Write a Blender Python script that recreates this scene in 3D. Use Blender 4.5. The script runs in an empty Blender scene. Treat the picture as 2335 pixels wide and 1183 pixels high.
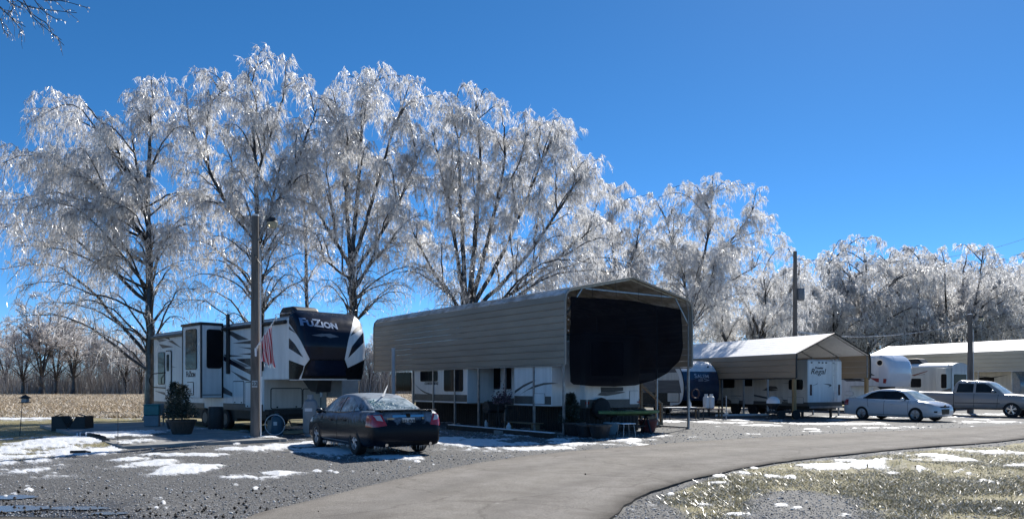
import bpy, bmesh, math, random
import numpy as np
from mathutils import Vector, Matrix
from mathutils.geometry import tessellate_polygon
from mathutils.bvhtree import BVHTree
rad = math.radians
rng = np.random.default_rng(7)
random.seed(7)
sc = bpy.context.scene
COL = sc.collection

# ------------------------------------------------------------------ camera, sky, sun, exposure
EYE, FPX, HOR = 1.66, 1700.0, 878.0          # eye height (m), focal length and horizon row of the 2335 px photograph
cam = bpy.data.cameras.new("camera"); camo = bpy.data.objects.new("camera", cam); COL.objects.link(camo)
camo.location = (0, 0, EYE); camo.rotation_euler = (rad(90), 0, 0)
cam.sensor_width = 36; cam.lens = 36 * FPX / 2335; cam.shift_y = (HOR - 591.5) / 2335
cam.clip_end = 6000; cam.clip_start = .1
sc.camera = camo
SUN_AZ, SUN_EL = 29.0, 40.0                   # azimuth measured from the viewing direction towards the right
world = bpy.data.worlds.new("World"); sc.world = world; world.use_nodes = True
wn = world.node_tree
bg = wn.nodes["Background"]
sky = wn.nodes.new("ShaderNodeTexSky"); sky.sky_type = 'NISHITA'; sky.sun_disc = False
sky.sun_elevation = rad(SUN_EL); sky.sun_rotation = rad(SUN_AZ)
sky.altitude = 200; sky.air_density = 0.5; sky.dust_density = 0.04; sky.ozone_density = 6.0
hsv = wn.nodes.new("ShaderNodeHueSaturation"); hsv.inputs['Saturation'].default_value = 1.17; hsv.inputs['Hue'].default_value = .494
wn.links.new(sky.outputs[0], hsv.inputs['Color']); wn.links.new(hsv.outputs[0], bg.inputs[0])
bg.inputs[1].default_value = 0.116
sl = bpy.data.lights.new("sun", 'SUN'); so = bpy.data.objects.new("sun", sl); COL.objects.link(so)
sl.energy = 4.9; sl.angle = rad(0.53); sl.color = (1, .955, .88)
SV = Vector((math.sin(rad(SUN_AZ)) * math.cos(rad(SUN_EL)), math.cos(rad(SUN_AZ)) * math.cos(rad(SUN_EL)), math.sin(rad(SUN_EL))))
so.rotation_euler = SV.to_track_quat('Z', 'Y').to_euler(); so.location = (20, 40, 60)
vs = sc.view_settings; vs.view_transform = 'Standard'; vs.look = 'None'; vs.gamma = 1; vs.exposure = 0.50; vs.use_curve_mapping = False
sc.cycles.max_bounces = 7; sc.cycles.diffuse_bounces = 3; sc.cycles.glossy_bounces = 3; sc.cycles.transmission_bounces = 4
sc.cycles.transparent_max_bounces = 8; sc.cycles.sample_clamp_indirect = 6

# ------------------------------------------------------------------ mesh helpers
class MB:
    def __init__(s): s.v = []; s.f = []
    def add(s, vs, fs):
        o = len(s.v); s.v += [tuple(p) for p in vs]; s.f += [tuple(i + o for i in q) for q in fs]; return s
    def box(s, x0, x1, y0, y1, z0, z1):
        return s.add([(x0,y0,z0),(x1,y0,z0),(x1,y1,z0),(x0,y1,z0),(x0,y0,z1),(x1,y0,z1),(x1,y1,z1),(x0,y1,z1)],
                     [(0,3,2,1),(4,5,6,7),(0,1,5,4),(1,2,6,5),(2,3,7,6),(3,0,4,7)])
    def bar(s, a, b, w, h=None):                # square bar between two points
        a = Vector(a); b = Vector(b); h = h or w; d = (b - a).normalized()
        up = Vector((0,0,1)) if abs(d.z) < .95 else Vector((0,1,0))
        r = d.cross(up).normalized(); u = r.cross(d)
        c = [(-1,-1),(1,-1),(1,1),(-1,1)]
        return s.add([p + r*i*w/2 + u*j*h/2 for p in (a, b) for i, j in c], [(3,2,1,0),(4,5,6,7),(0,1,5,4),(1,2,6,5),(2,3,7,6),(3,0,4,7)])
    def tube(s, pts, r, n=8, caps=True):
        pts = [Vector(p) for p in pts]; m = len(pts); rr = r if hasattr(r, '__len__') else [r]*m
        vs = []; ref = None
        for i, p in enumerate(pts):
            d = (pts[min(i+1, m-1)] - pts[max(i-1, 0)]).normalized()
            if ref is None: ref = d.orthogonal().normalized()
            ref = (ref - d*ref.dot(d)); ref = ref.normalized() if ref.length > 1e-6 else d.orthogonal().normalized()
            q = d.cross(ref)
            vs += [p + (ref*math.cos(2*math.pi*k/n) + q*math.sin(2*math.pi*k/n))*rr[i] for k in range(n)]
        fs = [(i*n+k, i*n+(k+1)%n, (i+1)*n+(k+1)%n, (i+1)*n+k) for i in range(m-1) for k in range(n)]
        if caps: fs += [tuple(reversed(range(n))), tuple(range((m-1)*n, m*n))]
        return s.add(vs, fs)
    def prism(s, poly, fn, d0, d1):             # polygon in a plane, fn(a, b, depth) -> point
        n = len(poly)
        ar = sum(poly[i][0]*poly[(i+1)%n][1] - poly[(i+1)%n][0]*poly[i][1] for i in range(n))
        if ar < 0: poly = poly[::-1]
        return s.add([fn(a, b, d0) for a, b in poly] + [fn(a, b, d1) for a, b in poly],
                     [tuple(reversed(range(n))), tuple(range(n, 2*n))] + [(i, (i+1)%n, n+(i+1)%n, n+i) for i in range(n)])
    def lathe(s, prof, c=(0,0,0), n=20, axis='z', caps=True):
        vs = []
        for r, h in prof:
            for k in range(n):
                a = 2*math.pi*k/n; x, y = r*math.cos(a), r*math.sin(a)
                p = (x, y, h) if axis == 'z' else ((x, h, y) if axis == 'y' else (h, x, y))
                vs.append((p[0]+c[0], p[1]+c[1], p[2]+c[2]))
        m = len(prof)
        fs = [(i*n+k, i*n+(k+1)%n, (i+1)*n+(k+1)%n, (i+1)*n+k) for i in range(m-1) for k in range(n)]
        if caps: fs += [tuple(reversed(range(n))), tuple(range((m-1)*n, m*n))]
        return s.add(vs, fs)
    def grid(s, fn, nu, nv):
        return s.add([fn(i/nu, j/nv) for i in range(nu+1) for j in range(nv+1)],
                     [(i*(nv+1)+j, (i+1)*(nv+1)+j, (i+1)*(nv+1)+j+1, i*(nv+1)+j+1) for i in range(nu) for j in range(nv)])
    def build(s, name, mat, parent=None, smooth=False, bevel=0, seg=2, fix=True, label=None, sharp=35):
        me = bpy.data.meshes.new(name); me.from_pydata(s.v, [], s.f)
        if fix:
            bm = bmesh.new(); bm.from_mesh(me); bmesh.ops.recalc_face_normals(bm, faces=bm.faces); bm.to_mesh(me); bm.free()
        return meshobj(name, me, mat, parent, smooth, bevel, seg, label, sharp)

def meshobj(name, me, mat, parent=None, smooth=False, bevel=0, seg=2, label=None, sharp=35):
    for m in (mat if isinstance(mat, (list, tuple)) else [mat]): me.materials.append(m)
    if smooth:
        me.polygons.foreach_set('use_smooth', [True]*len(me.polygons))
        if sharp: me.set_sharp_from_angle(angle=rad(sharp))
    o = bpy.data.objects.new(name, me); COL.objects.link(o)
    if parent: o.parent = parent
    if bevel:
        b = o.modifiers.new("bevel", 'BEVEL'); b.width = bevel; b.segments = seg; b.limit_method = 'ANGLE'; b.angle_limit = rad(40)
        if not smooth: me.polygons.foreach_set('use_smooth', [True]*len(me.polygons)); me.set_sharp_from_angle(angle=rad(35))
    if label: o['label'] = label
    return o
def tag(o, label=None, cat=None, group=None, kind=None):
    if label: o['label'] = label
    if cat: o['category'] = cat
    if group: o['group'] = group
    if kind: o['kind'] = kind
    return o
def thing(name, label, cat, loc=(0,0,0), rz=0, group=None):
    o = bpy.data.objects.new(name, None); COL.objects.link(o); o.empty_display_size = .3
    o.location = loc; o.rotation_euler = (0, 0, rz); return tag(o, label, cat, group)
def copy_tree(o, parent=None):
    c = o.copy(); COL.objects.link(c); c.parent = parent
    for ch in o.children: copy_tree(ch, c)
    return c
def np_mesh(name, V, F, smooth=False):          # F: (n,3) or (n,4)
    me = bpy.data.meshes.new(name); V = np.ascontiguousarray(V, dtype=np.float32); F = np.ascontiguousarray(F, dtype=np.int32)
    k = F.shape[1]
    me.vertices.add(len(V)); me.vertices.foreach_set('co', V.ravel())
    me.loops.add(F.size); me.loops.foreach_set('vertex_index', F.ravel())
    me.polygons.add(len(F)); me.polygons.foreach_set('loop_start', np.arange(0, F.size, k, dtype=np.int32))
    if smooth: me.polygons.foreach_set('use_smooth', np.ones(len(F), dtype=bool))
    me.update(calc_edges=True); return me
def rrect(a0, a1, b0, b1, r, n=4):
    if a1 < a0: a0, a1 = a1, a0
    if b1 < b0: b0, b1 = b1, b0
    r = min(r, (a1-a0)/2.01, (b1-b0)/2.01); out = []
    for cx, cy, s in ((a1-r,b1-r,0),(a0+r,b1-r,90),(a0+r,b0+r,180),(a1-r,b0+r,270)):
        out += [(cx + r*math.cos(rad(s+90*k/n)), cy + r*math.sin(rad(s+90*k/n))) for k in range(n+1)]
    return out

# a frame on the ground: local x runs across (to the right), local y runs away along the length
class Fr:
    def __init__(s, x, y, th, z=0): s.o = (x, y, z); s.th = rad(th); s.c = math.cos(s.th); s.s = math.sin(s.th)
    def ray(s, px, py):
        d = ((px-1167.5)/FPX, 1.0, (HOR-py)/FPX); ox, oy = -s.o[0], -s.o[1]
        return ((ox*s.c+oy*s.s, -ox*s.s+oy*s.c, EYE-s.o[2]), (d[0]*s.c+d[1]*s.s, -d[0]*s.s+d[1]*s.c, d[2]))
    def side(s, px, py, x=0.):
        o, d = s.ray(px, py); t = (x-o[0])/d[0]; return (o[1]+t*d[1], o[2]+t*d[2])
    def front(s, px, py, y=0.):
        o, d = s.ray(px, py); t = (y-o[1])/d[1]; return (o[0]+t*d[0], o[2]+t*d[2])
    def world(s, x, y, z=0): return Vector((s.o[0]+x*s.c-y*s.s, s.o[1]+x*s.s+y*s.c, s.o[2]+z))
    def thing(s, name, label, cat, group=None): return thing(name, label, cat, s.o, s.th, group)
def gp(px, py, z=0.):                            # point of the ground seen at a pixel
    y = (EYE-z)*FPX/(py-HOR); return ((px-1167.5)/FPX*y, y)
def ap(px, py, y): return Vector(((px-1167.5)/FPX*y, y, EYE+(HOR-py)/FPX*y))
SIDE = lambda x: (lambda a, b, d: (x-d, a, b))   # wall facing -x: (y, z, outward depth)
FRONT = lambda y: (lambda a, b, d: (a, y-d, b))  # wall facing -y: (x, z, outward depth)

def text_mesh(body, size, shear=0., offset=0., ext=.004, sx=1.):
    cu = bpy.data.curves.new("lettering", 'FONT'); cu.body = body; cu.size = size; cu.shear = shear; cu.offset = offset
    cu.extrude = ext; cu.align_x = 'CENTER'; cu.align_y = 'CENTER'; cu.resolution_u = 3
    o = bpy.data.objects.new("lettering", cu); COL.objects.link(o); dg = bpy.context.evaluated_depsgraph_get(); dg.update()
    me = bpy.data.meshes.new_from_object(o.evaluated_get(dg)); bpy.data.objects.remove(o); bpy.data.curves.remove(cu)
    for v in me.vertices: v.co.x *= sx
    me.materials.clear(); return me
def text_on(body, size, mat, parent, org, ax, up, shear=0., offset=0., name="lettering", sx=1., bvh=None, castdir=None, lift=.008):
    me = text_mesh(body, size, shear, offset, sx=sx); ax = Vector(ax).normalized(); up = Vector(up).normalized(); n = ax.cross(up); org = Vector(org)
    if bvh:                                       # cut the letters fine so that they follow the curved panel
        bm = bmesh.new(); bm.from_mesh(me); bmesh.ops.subdivide_edges(bm, edges=[e for e in bm.edges if e.calc_length() > size*.18], cuts=2)
        bm.to_mesh(me); bm.free()
    for v in me.vertices:
        p = org + ax*v.co.x + up*v.co.y + n*v.co.z
        if bvh:
            h = bvh.ray_cast(p - Vector(castdir)*2, castdir)
            if h[0]: p = h[0] + n*(lift + v.co.z)
        v.co = p
    return meshobj(name, me, mat, parent)
def bm_of(o):
    bm = bmesh.new(); bm.from_mesh(o.data); return bm
def bvh_of(o):
    bm = bm_of(o); t = BVHTree.FromBMesh(bm); bm.free(); return t
def cut_patch(bm0, planes, keep, off, name, mat, parent, smooth=True, solid=True, label=None):
    """A thin shell lying on a curved panel: the panel's own surface cut by planes and lifted off along its normals."""
    bm = bm0.copy(); bm.normal_update()
    bmesh.ops.delete(bm, geom=[f for f in bm.faces if not keep(f)], context='FACES')
    for co, no in planes:
        bmesh.ops.bisect_plane(bm, geom=bm.verts[:]+bm.edges[:]+bm.faces[:], plane_co=co, plane_no=no, clear_outer=True, dist=1e-5)
    if not bm.faces: bm.free(); return None
    bm.normal_update(); nv = {v: v.normal.copy() for v in bm.verts}
    for v in bm.verts: v.co += nv[v]*off
    if solid:
        ret = bmesh.ops.extrude_face_region(bm, geom=bm.faces[:]); top = [g for g in ret['geom'] if isinstance(g, bmesh.types.BMVert)]
        bm.normal_update()
        for v in top: v.co -= v.normal*(off*.9)
        bmesh.ops.recalc_face_normals(bm, faces=bm.faces)
    me = bpy.data.meshes.new(name); bm.to_mesh(me); bm.free()
    return meshobj(name, me, mat, parent, smooth, label=label)
def poly_planes(poly, ax):
    """Planes through the edges of a convex polygon, extruded along an axis: ax 'y' polygon is (x, z), ax 'x' polygon is (y, z)."""
    n = len(poly); out = []; cx = sum(p[0] for p in poly)/n; cz = sum(p[1] for p in poly)/n
    for i in range(n):
        a, b = poly[i], poly[(i+1)%n]; nx, nz = b[1]-a[1], -(b[0]-a[0])
        if (cx-a[0])*nx + (cz-a[1])*nz > 0: nx, nz = -nx, -nz
        if ax == 'y': out.append((Vector((a[0],0,a[1])), Vector((nx,0,nz))))
        elif ax == 'x': out.append((Vector((0,a[0],a[1])), Vector((0,nx,nz))))
        else: out.append((Vector((a[0],a[1],0)), Vector((nx,nz,0))))
    return out
def px_planes(fr, poly):
    n = len(poly); rays = [(Vector(fr.ray(*p)[0]), Vector(fr.ray(*p)[1])) for p in poly]; o = rays[0][0]; cen = sum((r[1] for r in rays), Vector())/n; out = []
    for i in range(n):
        no = rays[i][1].cross(rays[(i+1)%n][1]).normalized()
        if no.dot(cen) > 0: no = -no
        out.append((o, no))
    return out

# ------------------------------------------------------------------ materials
MATS = {}
def _nodes(name):
    m = bpy.data.materials.new(name); m.use_nodes = True; nt = m.node_tree; return m, nt, nt.nodes["Principled BSDF"]
def N(nt, t, **kw):
    n = nt.nodes.new("ShaderNode"+t)
    for k, v in kw.items():
        if k in n.inputs.keys() if isinstance(k, str) else False: n.inputs[k].default_value = v
        else: setattr(n, k, v)
    return n
def noise(nt, co, scale, detail=4, rough=.55):
    n = nt.nodes.new("ShaderNodeTexNoise"); n.inputs['Scale'].default_value = scale; n.inputs['Detail'].default_value = detail; n.inputs['Roughness'].default_value = rough
    nt.links.new(co, n.inputs['Vector']); return n.outputs['Fac']
def ramp(nt, fac, *stops):
    r = nt.nodes.new("ShaderNodeValToRGB"); e = r.color_ramp.elements
    while len(e) < len(stops): e.new(.5)
    for i, (p, c) in enumerate(stops): e[i].position = p; e[i].color = (*c, 1) if len(c) == 3 else c
    nt.links.new(fac, r.inputs[0]); return r.outputs[0]
def mixc(nt, fac, a, b, mode='MIX'):
    m = nt.nodes.new("ShaderNodeMix"); m.data_type = 'RGBA'; m.blend_type = mode
    for i, s in ((0, fac), (6, a), (7, b)):
        if hasattr(s, 'is_linked'): nt.links.new(s, m.inputs[i])
        else: m.inputs[i].default_value = s if not isinstance(s, tuple) else (*s[:3], 1)
    return m.outputs[2]
def math_(nt, op, a, b=0., clamp=False):
    m = nt.nodes.new("ShaderNodeMath"); m.operation = op; m.use_clamp = clamp
    for i, s in ((0, a), (1, b)):
        if hasattr(s, 'is_linked'): nt.links.new(s, m.inputs[i])
        else: m.inputs[i].default_value = s
    return m.outputs[0]
def bump(nt, p, h, strength=.3, dist=.02):
    b = nt.nodes.new("ShaderNodeBump"); b.inputs['Strength'].default_value = strength; b.inputs['Distance'].default_value = dist
    nt.links.new(h, b.inputs['Height']); nt.links.new(b.outputs[0], p.inputs['Normal'])
def pm(name, col, rough=.5, metal=0., var=.14, scale=2.5, fine=None, bmp=0., bscale=40., coat=0., spec=.5, coord='Object', stretch=None, trans=0.):
    """Principled material with a mottled colour, uneven gloss and fine relief."""
    if name in MATS: return MATS[name]
    m, nt, p = _nodes(name); tc = nt.nodes.new("ShaderNodeTexCoord"); co = tc.outputs[coord]
    if stretch:
        mp = nt.nodes.new("ShaderNodeMapping"); mp.inputs['Scale'].default_value = stretch; nt.links.new(co, mp.inputs[0]); co = mp.outputs[0]
    f = noise(nt, co, scale, 6, .62)
    lo = tuple(c*(1-var*1.6) for c in col); hi = tuple(min(c*(1+var), .95) for c in col)
    c = ramp(nt, f, (.3, lo), (.7, hi)); nt.links.new(c, p.inputs['Base Color'])
    r = nt.nodes.new("ShaderNodeMapRange"); r.inputs['To Min'].default_value = max(rough-.1, .02); r.inputs['To Max'].default_value = min(rough+.12, 1)
    nt.links.new(noise(nt, co, scale*3.1, 3), r.inputs[0]); nt.links.new(r.outputs[0], p.inputs['Roughness'])
    p.inputs['Metallic'].default_value = metal; p.inputs['Specular IOR Level'].default_value = spec
    if coat: p.inputs['Coat Weight'].default_value = coat; p.inputs['Coat Roughness'].default_value = .05
    if trans: p.inputs['Transmission Weight'].default_value = trans
    if bmp: bump(nt, p, noise(nt, co, bscale, 3), bmp, .01)
    MATS[name] = m; return m
def iced(name, col, ice=(.62,.66,.72), rough=.3, amount=.5, scale=5., zlo=None, zhi=None, rough_ice=.35, coat=.6, spec=.3):
    """Paint or bark under a patchy coat of frozen rain; zlo..zhi in object space is where the coat fades in."""
    if name in MATS: return MATS[name]
    m, nt, p = _nodes(name); tc = nt.nodes.new("ShaderNodeTexCoord"); co = tc.outputs['Object']
    f = math_(nt, 'ADD', noise(nt, co, scale, 8, .7), amount-.5)
    if zlo is not None:
        sp = nt.nodes.new("ShaderNodeSeparateXYZ"); nt.links.new(co, sp.inputs[0])
        r = nt.nodes.new("ShaderNodeMapRange"); r.inputs['From Min'].default_value = zlo; r.inputs['From Max'].default_value = zhi
        r.inputs['To Min'].default_value = -.45; r.inputs['To Max'].default_value = .12; nt.links.new(sp.outputs[2], r.inputs[0])
        f = math_(nt, 'ADD', f, r.outputs[0])
    k = ramp(nt, f, (.40, (0,0,0)), (.62, (1,1,1)))
    nt.links.new(mixc(nt, k, col, ice), p.inputs['Base Color'])
    nt.links.new(mixc(nt, k, (rough,)*3, (rough_ice,)*3), p.inputs['Roughness'])
    p.inputs['Coat Weight'].default_value = coat; p.inputs['Coat Roughness'].default_value = .12; p.inputs['Specular IOR Level'].default_value = spec
    bump(nt, p, noise(nt, co, scale*14, 3), .12, .01)
    MATS[name] = m; return m
def glass(name, col=(.012,.014,.017), rough=.06, frost=0., spec=.16):
    if name in MATS: return MATS[name]
    m, nt, p = _nodes(name); tc = nt.nodes.new("ShaderNodeTexCoord"); co = tc.outputs['Object']
    if frost: nt.links.new(mixc(nt, ramp(nt, noise(nt, co, 3.5, 8, .7), (.5-frost*.35, (0,0,0)), (.75-frost*.3, (1,1,1))), col, (.45,.52,.55)), p.inputs['Base Color'])
    else: nt.links.new(ramp(nt, noise(nt, co, 1.2, 3), (.3, tuple(c*.6 for c in col)), (.7, tuple(c*1.5 for c in col))), p.inputs['Base Color'])
    p.inputs['Roughness'].default_value = rough; p.inputs['Specular IOR Level'].default_value = spec
    MATS[name] = m; return m
# ------------------------------------------------------------------ numpy noise and small field helpers
_lat = np.random.default_rng(3).random((256, 256)).astype(np.float32)
def vnoise(x, y):
    xi = np.floor(x).astype(int); yi = np.floor(y).astype(int); fx = x-xi; fy = y-yi
    fx = fx*fx*(3-2*fx); fy = fy*fy*(3-2*fy); g = lambda i, j: _lat[(xi+i) & 255, (yi+j) & 255]
    return (g(0,0)*(1-fx)+g(1,0)*fx)*(1-fy) + (g(0,1)*(1-fx)+g(1,1)*fx)*fy
def fbm(x, y, s, o=4):
    r = 0; a = .5; n = 0
    for k in range(o): r = r + a*vnoise(x*s+17.3*k, y*s+9.1*k); n += a; a *= .5; s *= 2.07
    return r/n
def inside(poly, x, y):
    r = np.zeros(np.shape(x), bool); n = len(poly)
    for i in range(n):
        (x0, y0), (x1, y1) = poly[i], poly[(i+1)%n]
        c = ((y0 > y) != (y1 > y)) & (x < (x1-x0)*(y-y0)/((y1-y0) or 1e-9)+x0); r ^= c
    return r
def catmull(pts, n=8):
    P = [np.array(p, float) for p in pts]; P = [2*P[0]-P[1]] + P + [2*P[-1]-P[-2]]; out = []
    for i in range(1, len(P)-2):
        for k in range(n):
            t = k/n; a, b, c, d = P[i-1], P[i], P[i+1], P[i+2]
            out.append(.5*((2*b)+(-a+c)*t+(2*a-5*b+4*c-d)*t*t+(-a+3*b-3*c+d)*t**3))
    out.append(P[-2]); return out

# ------------------------------------------------------------------ the ground: gravel, dead grass and stubble
far_edge = catmull([(-6.5,-12), (-5.0,-4), (-4.2,3), (-3.7,6.5)] + [gp(*p) for p in ((585,1176),(700,1146),(900,1097),(1100,1056),(1300,1031),(1600,1007),(1900,990),(2335,968))] + [(36,42),(80,75)])
near_edge = catmull([(1.2,-12), (.3,-4), (.0,3), (.5,6.5)] + [gp(*p) for p in ((1395,1183),(1470,1130),(1600,1090),(1750,1060),(1900,1041),(2100,1021),(2335,1001))] + [(31,36.2),(84,70.5)])
road_poly = [tuple(p) for p in far_edge] + [tuple(p) for p in near_edge[::-1]]
CLUMP = gp(2040, 1066)
PADF = Fr(-10.0, 19.15, 40)
pad_poly = [tuple(PADF.world(a, b)[:2]) for a, b in ((0,0),(4.4,0),(4.4,13.5),(0,13.5))]
def gz(x, y):
    x = np.asarray(x, float); y = np.asarray(y, float)
    z = (fbm(x, y, .9)-.5)*.03*np.clip((np.abs(y)-3)/8, .25, 1)
    z = z + .16*np.exp(-(((x-CLUMP[0])/.9)**2+((y-CLUMP[1])/.55)**2)) * (.6+.8*fbm(x, y, 5))
    bx, by = gp(180, 1010)
    z = z + .10*np.exp(-(((x-bx)/3.2)**2+((y-by)/2.6)**2))
    z = z + .05*fbm(x, y, .5)*np.clip((x-5)/4, 0, 1)*np.clip((20-y)/6, 0, 1)
    return z
_ne = np.array(near_edge); _o = np.argsort(_ne[:, 0])
def verge(x, y):
    """How grassy the ground is beyond the near edge of the drive: a mossy band along the edge, gravel at its foot, rough turf farther right."""
    d = np.interp(x, _ne[_o, 0], _ne[_o, 1])-y; w = 1.1*(fbm(x, y, .45)-.5)
    band = np.clip((d+w-.25)/.35, 0, 1)*np.clip((3.1+w*2-d)/.7, 0, 1)*np.clip((x-1.9)/.6, 0, 1)
    turf = np.clip((x-4.3+w*2.5)/1.0, 0, 1)*np.clip((d-1.2)/.6, 0, 1)
    return np.maximum(band, turf)*np.clip((45-y)/10, 0, 1)
t = np.linspace(-1, 1, 321); s_ = np.sign(t)*np.abs(t)**1.5
Yr = np.concatenate([[-4500,-900,-200,-80,-40,-15,-4], np.geomspace(2, 320, 300), [420,600,1000,2000,4500]])
HW = np.maximum(32, np.abs(Yr)+8)[:, None]; GX = s_[None, :]*HW; GY = np.repeat(Yr[:, None], len(t), 1); GX[:, 0] = -5000; GX[:, -1] = 5000
GZ = gz(GX, GY) - .004
idx = np.arange(GX.size).reshape(GX.shape)
F = np.stack([idx[:-1,:-1], idx[:-1,1:], idx[1:,1:], idx[1:,:-1]], -1).reshape(-1, 4)
me = np_mesh("ground", np.stack([GX, GY, GZ], -1).reshape(-1, 3), F, True)
fx, fy = GX.ravel(), GY.ravel()
m_field = np.clip((fy-37.5+2*fbm(fx, fy, .3))/2.5, 0, 1)*np.clip((-9-fx)/3, 0, 1)*np.clip((150-fy)/5, 0, 1)
gr1 = verge(fx, fy)
gr2 = np.clip((-10.5-fx+.2*(fy-18))/1.5, 0, 1)*np.clip((fy-13.2)/1.5, 0, 1)*np.clip((39-fy)/2, 0, 1)
gr3 = np.clip((fy-52)/8, 0, 1)
m_grass = np.clip(np.maximum(np.maximum(gr1, gr2), gr3)*(.55+.9*fbm(fx, fy, .8)), 0, 1)
m_wet = np.clip((-2.8-fx)/3, 0, 1)*np.clip((13.5-fy)/3.0, 0, 1)*np.clip(fbm(fx, fy, .55)*2.2-.6, 0, 1)
ca = me.color_attributes.new("mask", 'FLOAT_COLOR', 'POINT')
ca.data.foreach_set('color', np.stack([m_field, m_grass, m_wet, np.ones_like(fx)], -1).astype(np.float32).ravel())

m, nt, p = _nodes("gravel ground"); tc = nt.nodes.new("ShaderNodeTexCoord"); co = tc.outputs['Object']
at = nt.nodes.new("ShaderNodeAttribute"); at.attribute_name = "mask"; sp = nt.nodes.new("ShaderNodeSeparateColor"); nt.links.new(at.outputs['Color'], sp.inputs[0])
v1 = nt.nodes.new("ShaderNodeTexVoronoi"); v1.inputs['Scale'].default_value = 26; nt.links.new(co, v1.inputs['Vector'])
sv = nt.nodes.new("ShaderNodeSeparateColor"); nt.links.new(v1.outputs['Color'], sv.inputs[0])
stone = ramp(nt, sv.outputs[0], (0, (.10,.102,.105)), (.45, (.30,.302,.302)), (.8, (.52,.52,.51)), (1, (.80,.80,.79)))
stone = mixc(nt, ramp(nt, v1.outputs['Distance'], (.012, (0,0,0)), (.03, (1,1,1))), stone, (.11,.11,.11))
big = noise(nt, co, .35, 5)
stone = mixc(nt, 1., stone, ramp(nt, big, (.3, (.80,.80,.80)), (.7, (1.12,1.11,1.09))), 'MULTIPLY')
spk = ramp(nt, noise(nt, co, 13, 2, .8), (.36, (.55,.56,.58)), (.50, (.95,.95,.95)), (.66, (1.55,1.54,1.52)))
stone = mixc(nt, 1., stone, spk, 'MULTIPLY')
gcol = ramp(nt, noise(nt, co, 6, 8, .75), (.28, (.07,.06,.045)), (.42, (.20,.18,.07)), (.54, (.27,.235,.12)), (.66, (.36,.31,.24)), (.78, (.60,.59,.56)))
scol = ramp(nt, noise(nt, co, 3.5, 8, .75), (.3, (.20,.15,.10)), (.5, (.42,.33,.22)), (.7, (.66,.58,.46)))
mk = ramp(nt, math_(nt, 'ADD', sp.outputs[1], math_(nt, 'MULTIPLY', math_(nt, 'SUBTRACT', noise(nt, co, 2.4, 6, .7), .5), .9)), (.32, (0,0,0)), (.58, (1,1,1)))
c = mixc(nt, mk, stone, gcol); c = mixc(nt, sp.outputs[0], c, scol)
wet = ramp(nt, sp.outputs[2], (.35, (0,0,0)), (.7, (1,1,1)))
c = mixc(nt, wet, c, mixc(nt, 1., c, (.5,.47,.43), 'MULTIPLY'))
nt.links.new(c, p.inputs['Base Color']); nt.links.new(mixc(nt, wet, (.8,)*3, (.22,)*3), p.inputs['Roughness']); p.inputs['Specular IOR Level'].default_value = .35
hh = math_(nt, 'ADD', v1.outputs['Distance'], math_(nt, 'MULTIPLY', noise(nt, co, 9, 5), .05))
bump(nt, p, hh, .45, .035)
ground = meshobj("ground", me, m); tag(ground, "grey gravel and patchy dead grass of the camp site", kind="structure")

# ------------------------------------------------------------------ asphalt drive
m, nt, p = _nodes("worn asphalt"); tc = nt.nodes.new("ShaderNodeTexCoord"); co = tc.outputs['Object']
b1 = ramp(nt, noise(nt, co, .5, 6, .6), (.3, (.215,.200,.182)), (.7, (.300,.282,.260)))
b2 = ramp(nt, noise(nt, co, 55, 3, .8), (.30, (.45,.45,.45)), (.62, (1.25,1.24,1.22)))
b3 = ramp(nt, noise(nt, co, 2.2, 8, .7), (.42, (1,1,1)), (.75, (.74,.72,.70)))
c = mixc(nt, 1., mixc(nt, 1., b1, b2, 'MULTIPLY'), b3, 'MULTIPLY')
vc = nt.nodes.new("ShaderNodeTexVoronoi"); vc.feature = 'DISTANCE_TO_EDGE'; vc.inputs['Scale'].default_value = .28
wv = nt.nodes.new("ShaderNodeVectorMath"); wv.operation = 'ADD'; nt.links.new(co, wv.inputs[0])
wn_ = nt.nodes.new("ShaderNodeTexNoise"); wn_.inputs['Scale'].default_value = 1.3; nt.links.new(co, wn_.inputs['Vector']); nt.links.new(wn_.outputs['Color'], wv.inputs[1]); nt.links.new(wv.outputs[0], vc.inputs['Vector'])
crack = ramp(nt, vc.outputs['Distance'], (.002, (.40,.38,.36)), (.011, (1,1,1)))
c = mixc(nt, .38, c, mixc(nt, 1., c, crack, 'MULTIPLY'))
ac = nt.nodes.new("ShaderNodeAttribute"); ac.attribute_name = "across"; av = math_(nt, 'ADD', ac.outputs['Fac'], math_(nt, 'MULTIPLY', math_(nt, 'SUBTRACT', noise(nt, co, .9, 6, .65), .5), .14))
trk = ramp(nt, av, (.0, (.30,.29,.28)), (.035, (.62,.61,.60)), (.09, (1,1,1)), (.22, (1,1,1)), (.30, (.86,.86,.86)), (.40, (1.03,1.03,1.02)), (.58, (1.03,1.03,1.02)), (.70, (.87,.87,.87)), (.80, (1,1,1)), (.96, (.98,.97,.95)), (1., (.8,.79,.78)))
c = mixc(nt, 1., c, trk, 'MULTIPLY')
c = mixc(nt, ramp(nt, noise(nt, co, 3.1, 9, .8), (.62, (0,0,0)), (.70, (.7,.7,.7))), c, (.42,.40,.37))
nt.links.new(c, p.inputs['Base Color']); p.inputs['Roughness'].default_value = .9; p.inputs['Specular IOR Level'].default_value = .18
bump(nt, p, noise(nt, co, 70, 3, .8), .7, .014)
ASPH = m
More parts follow.
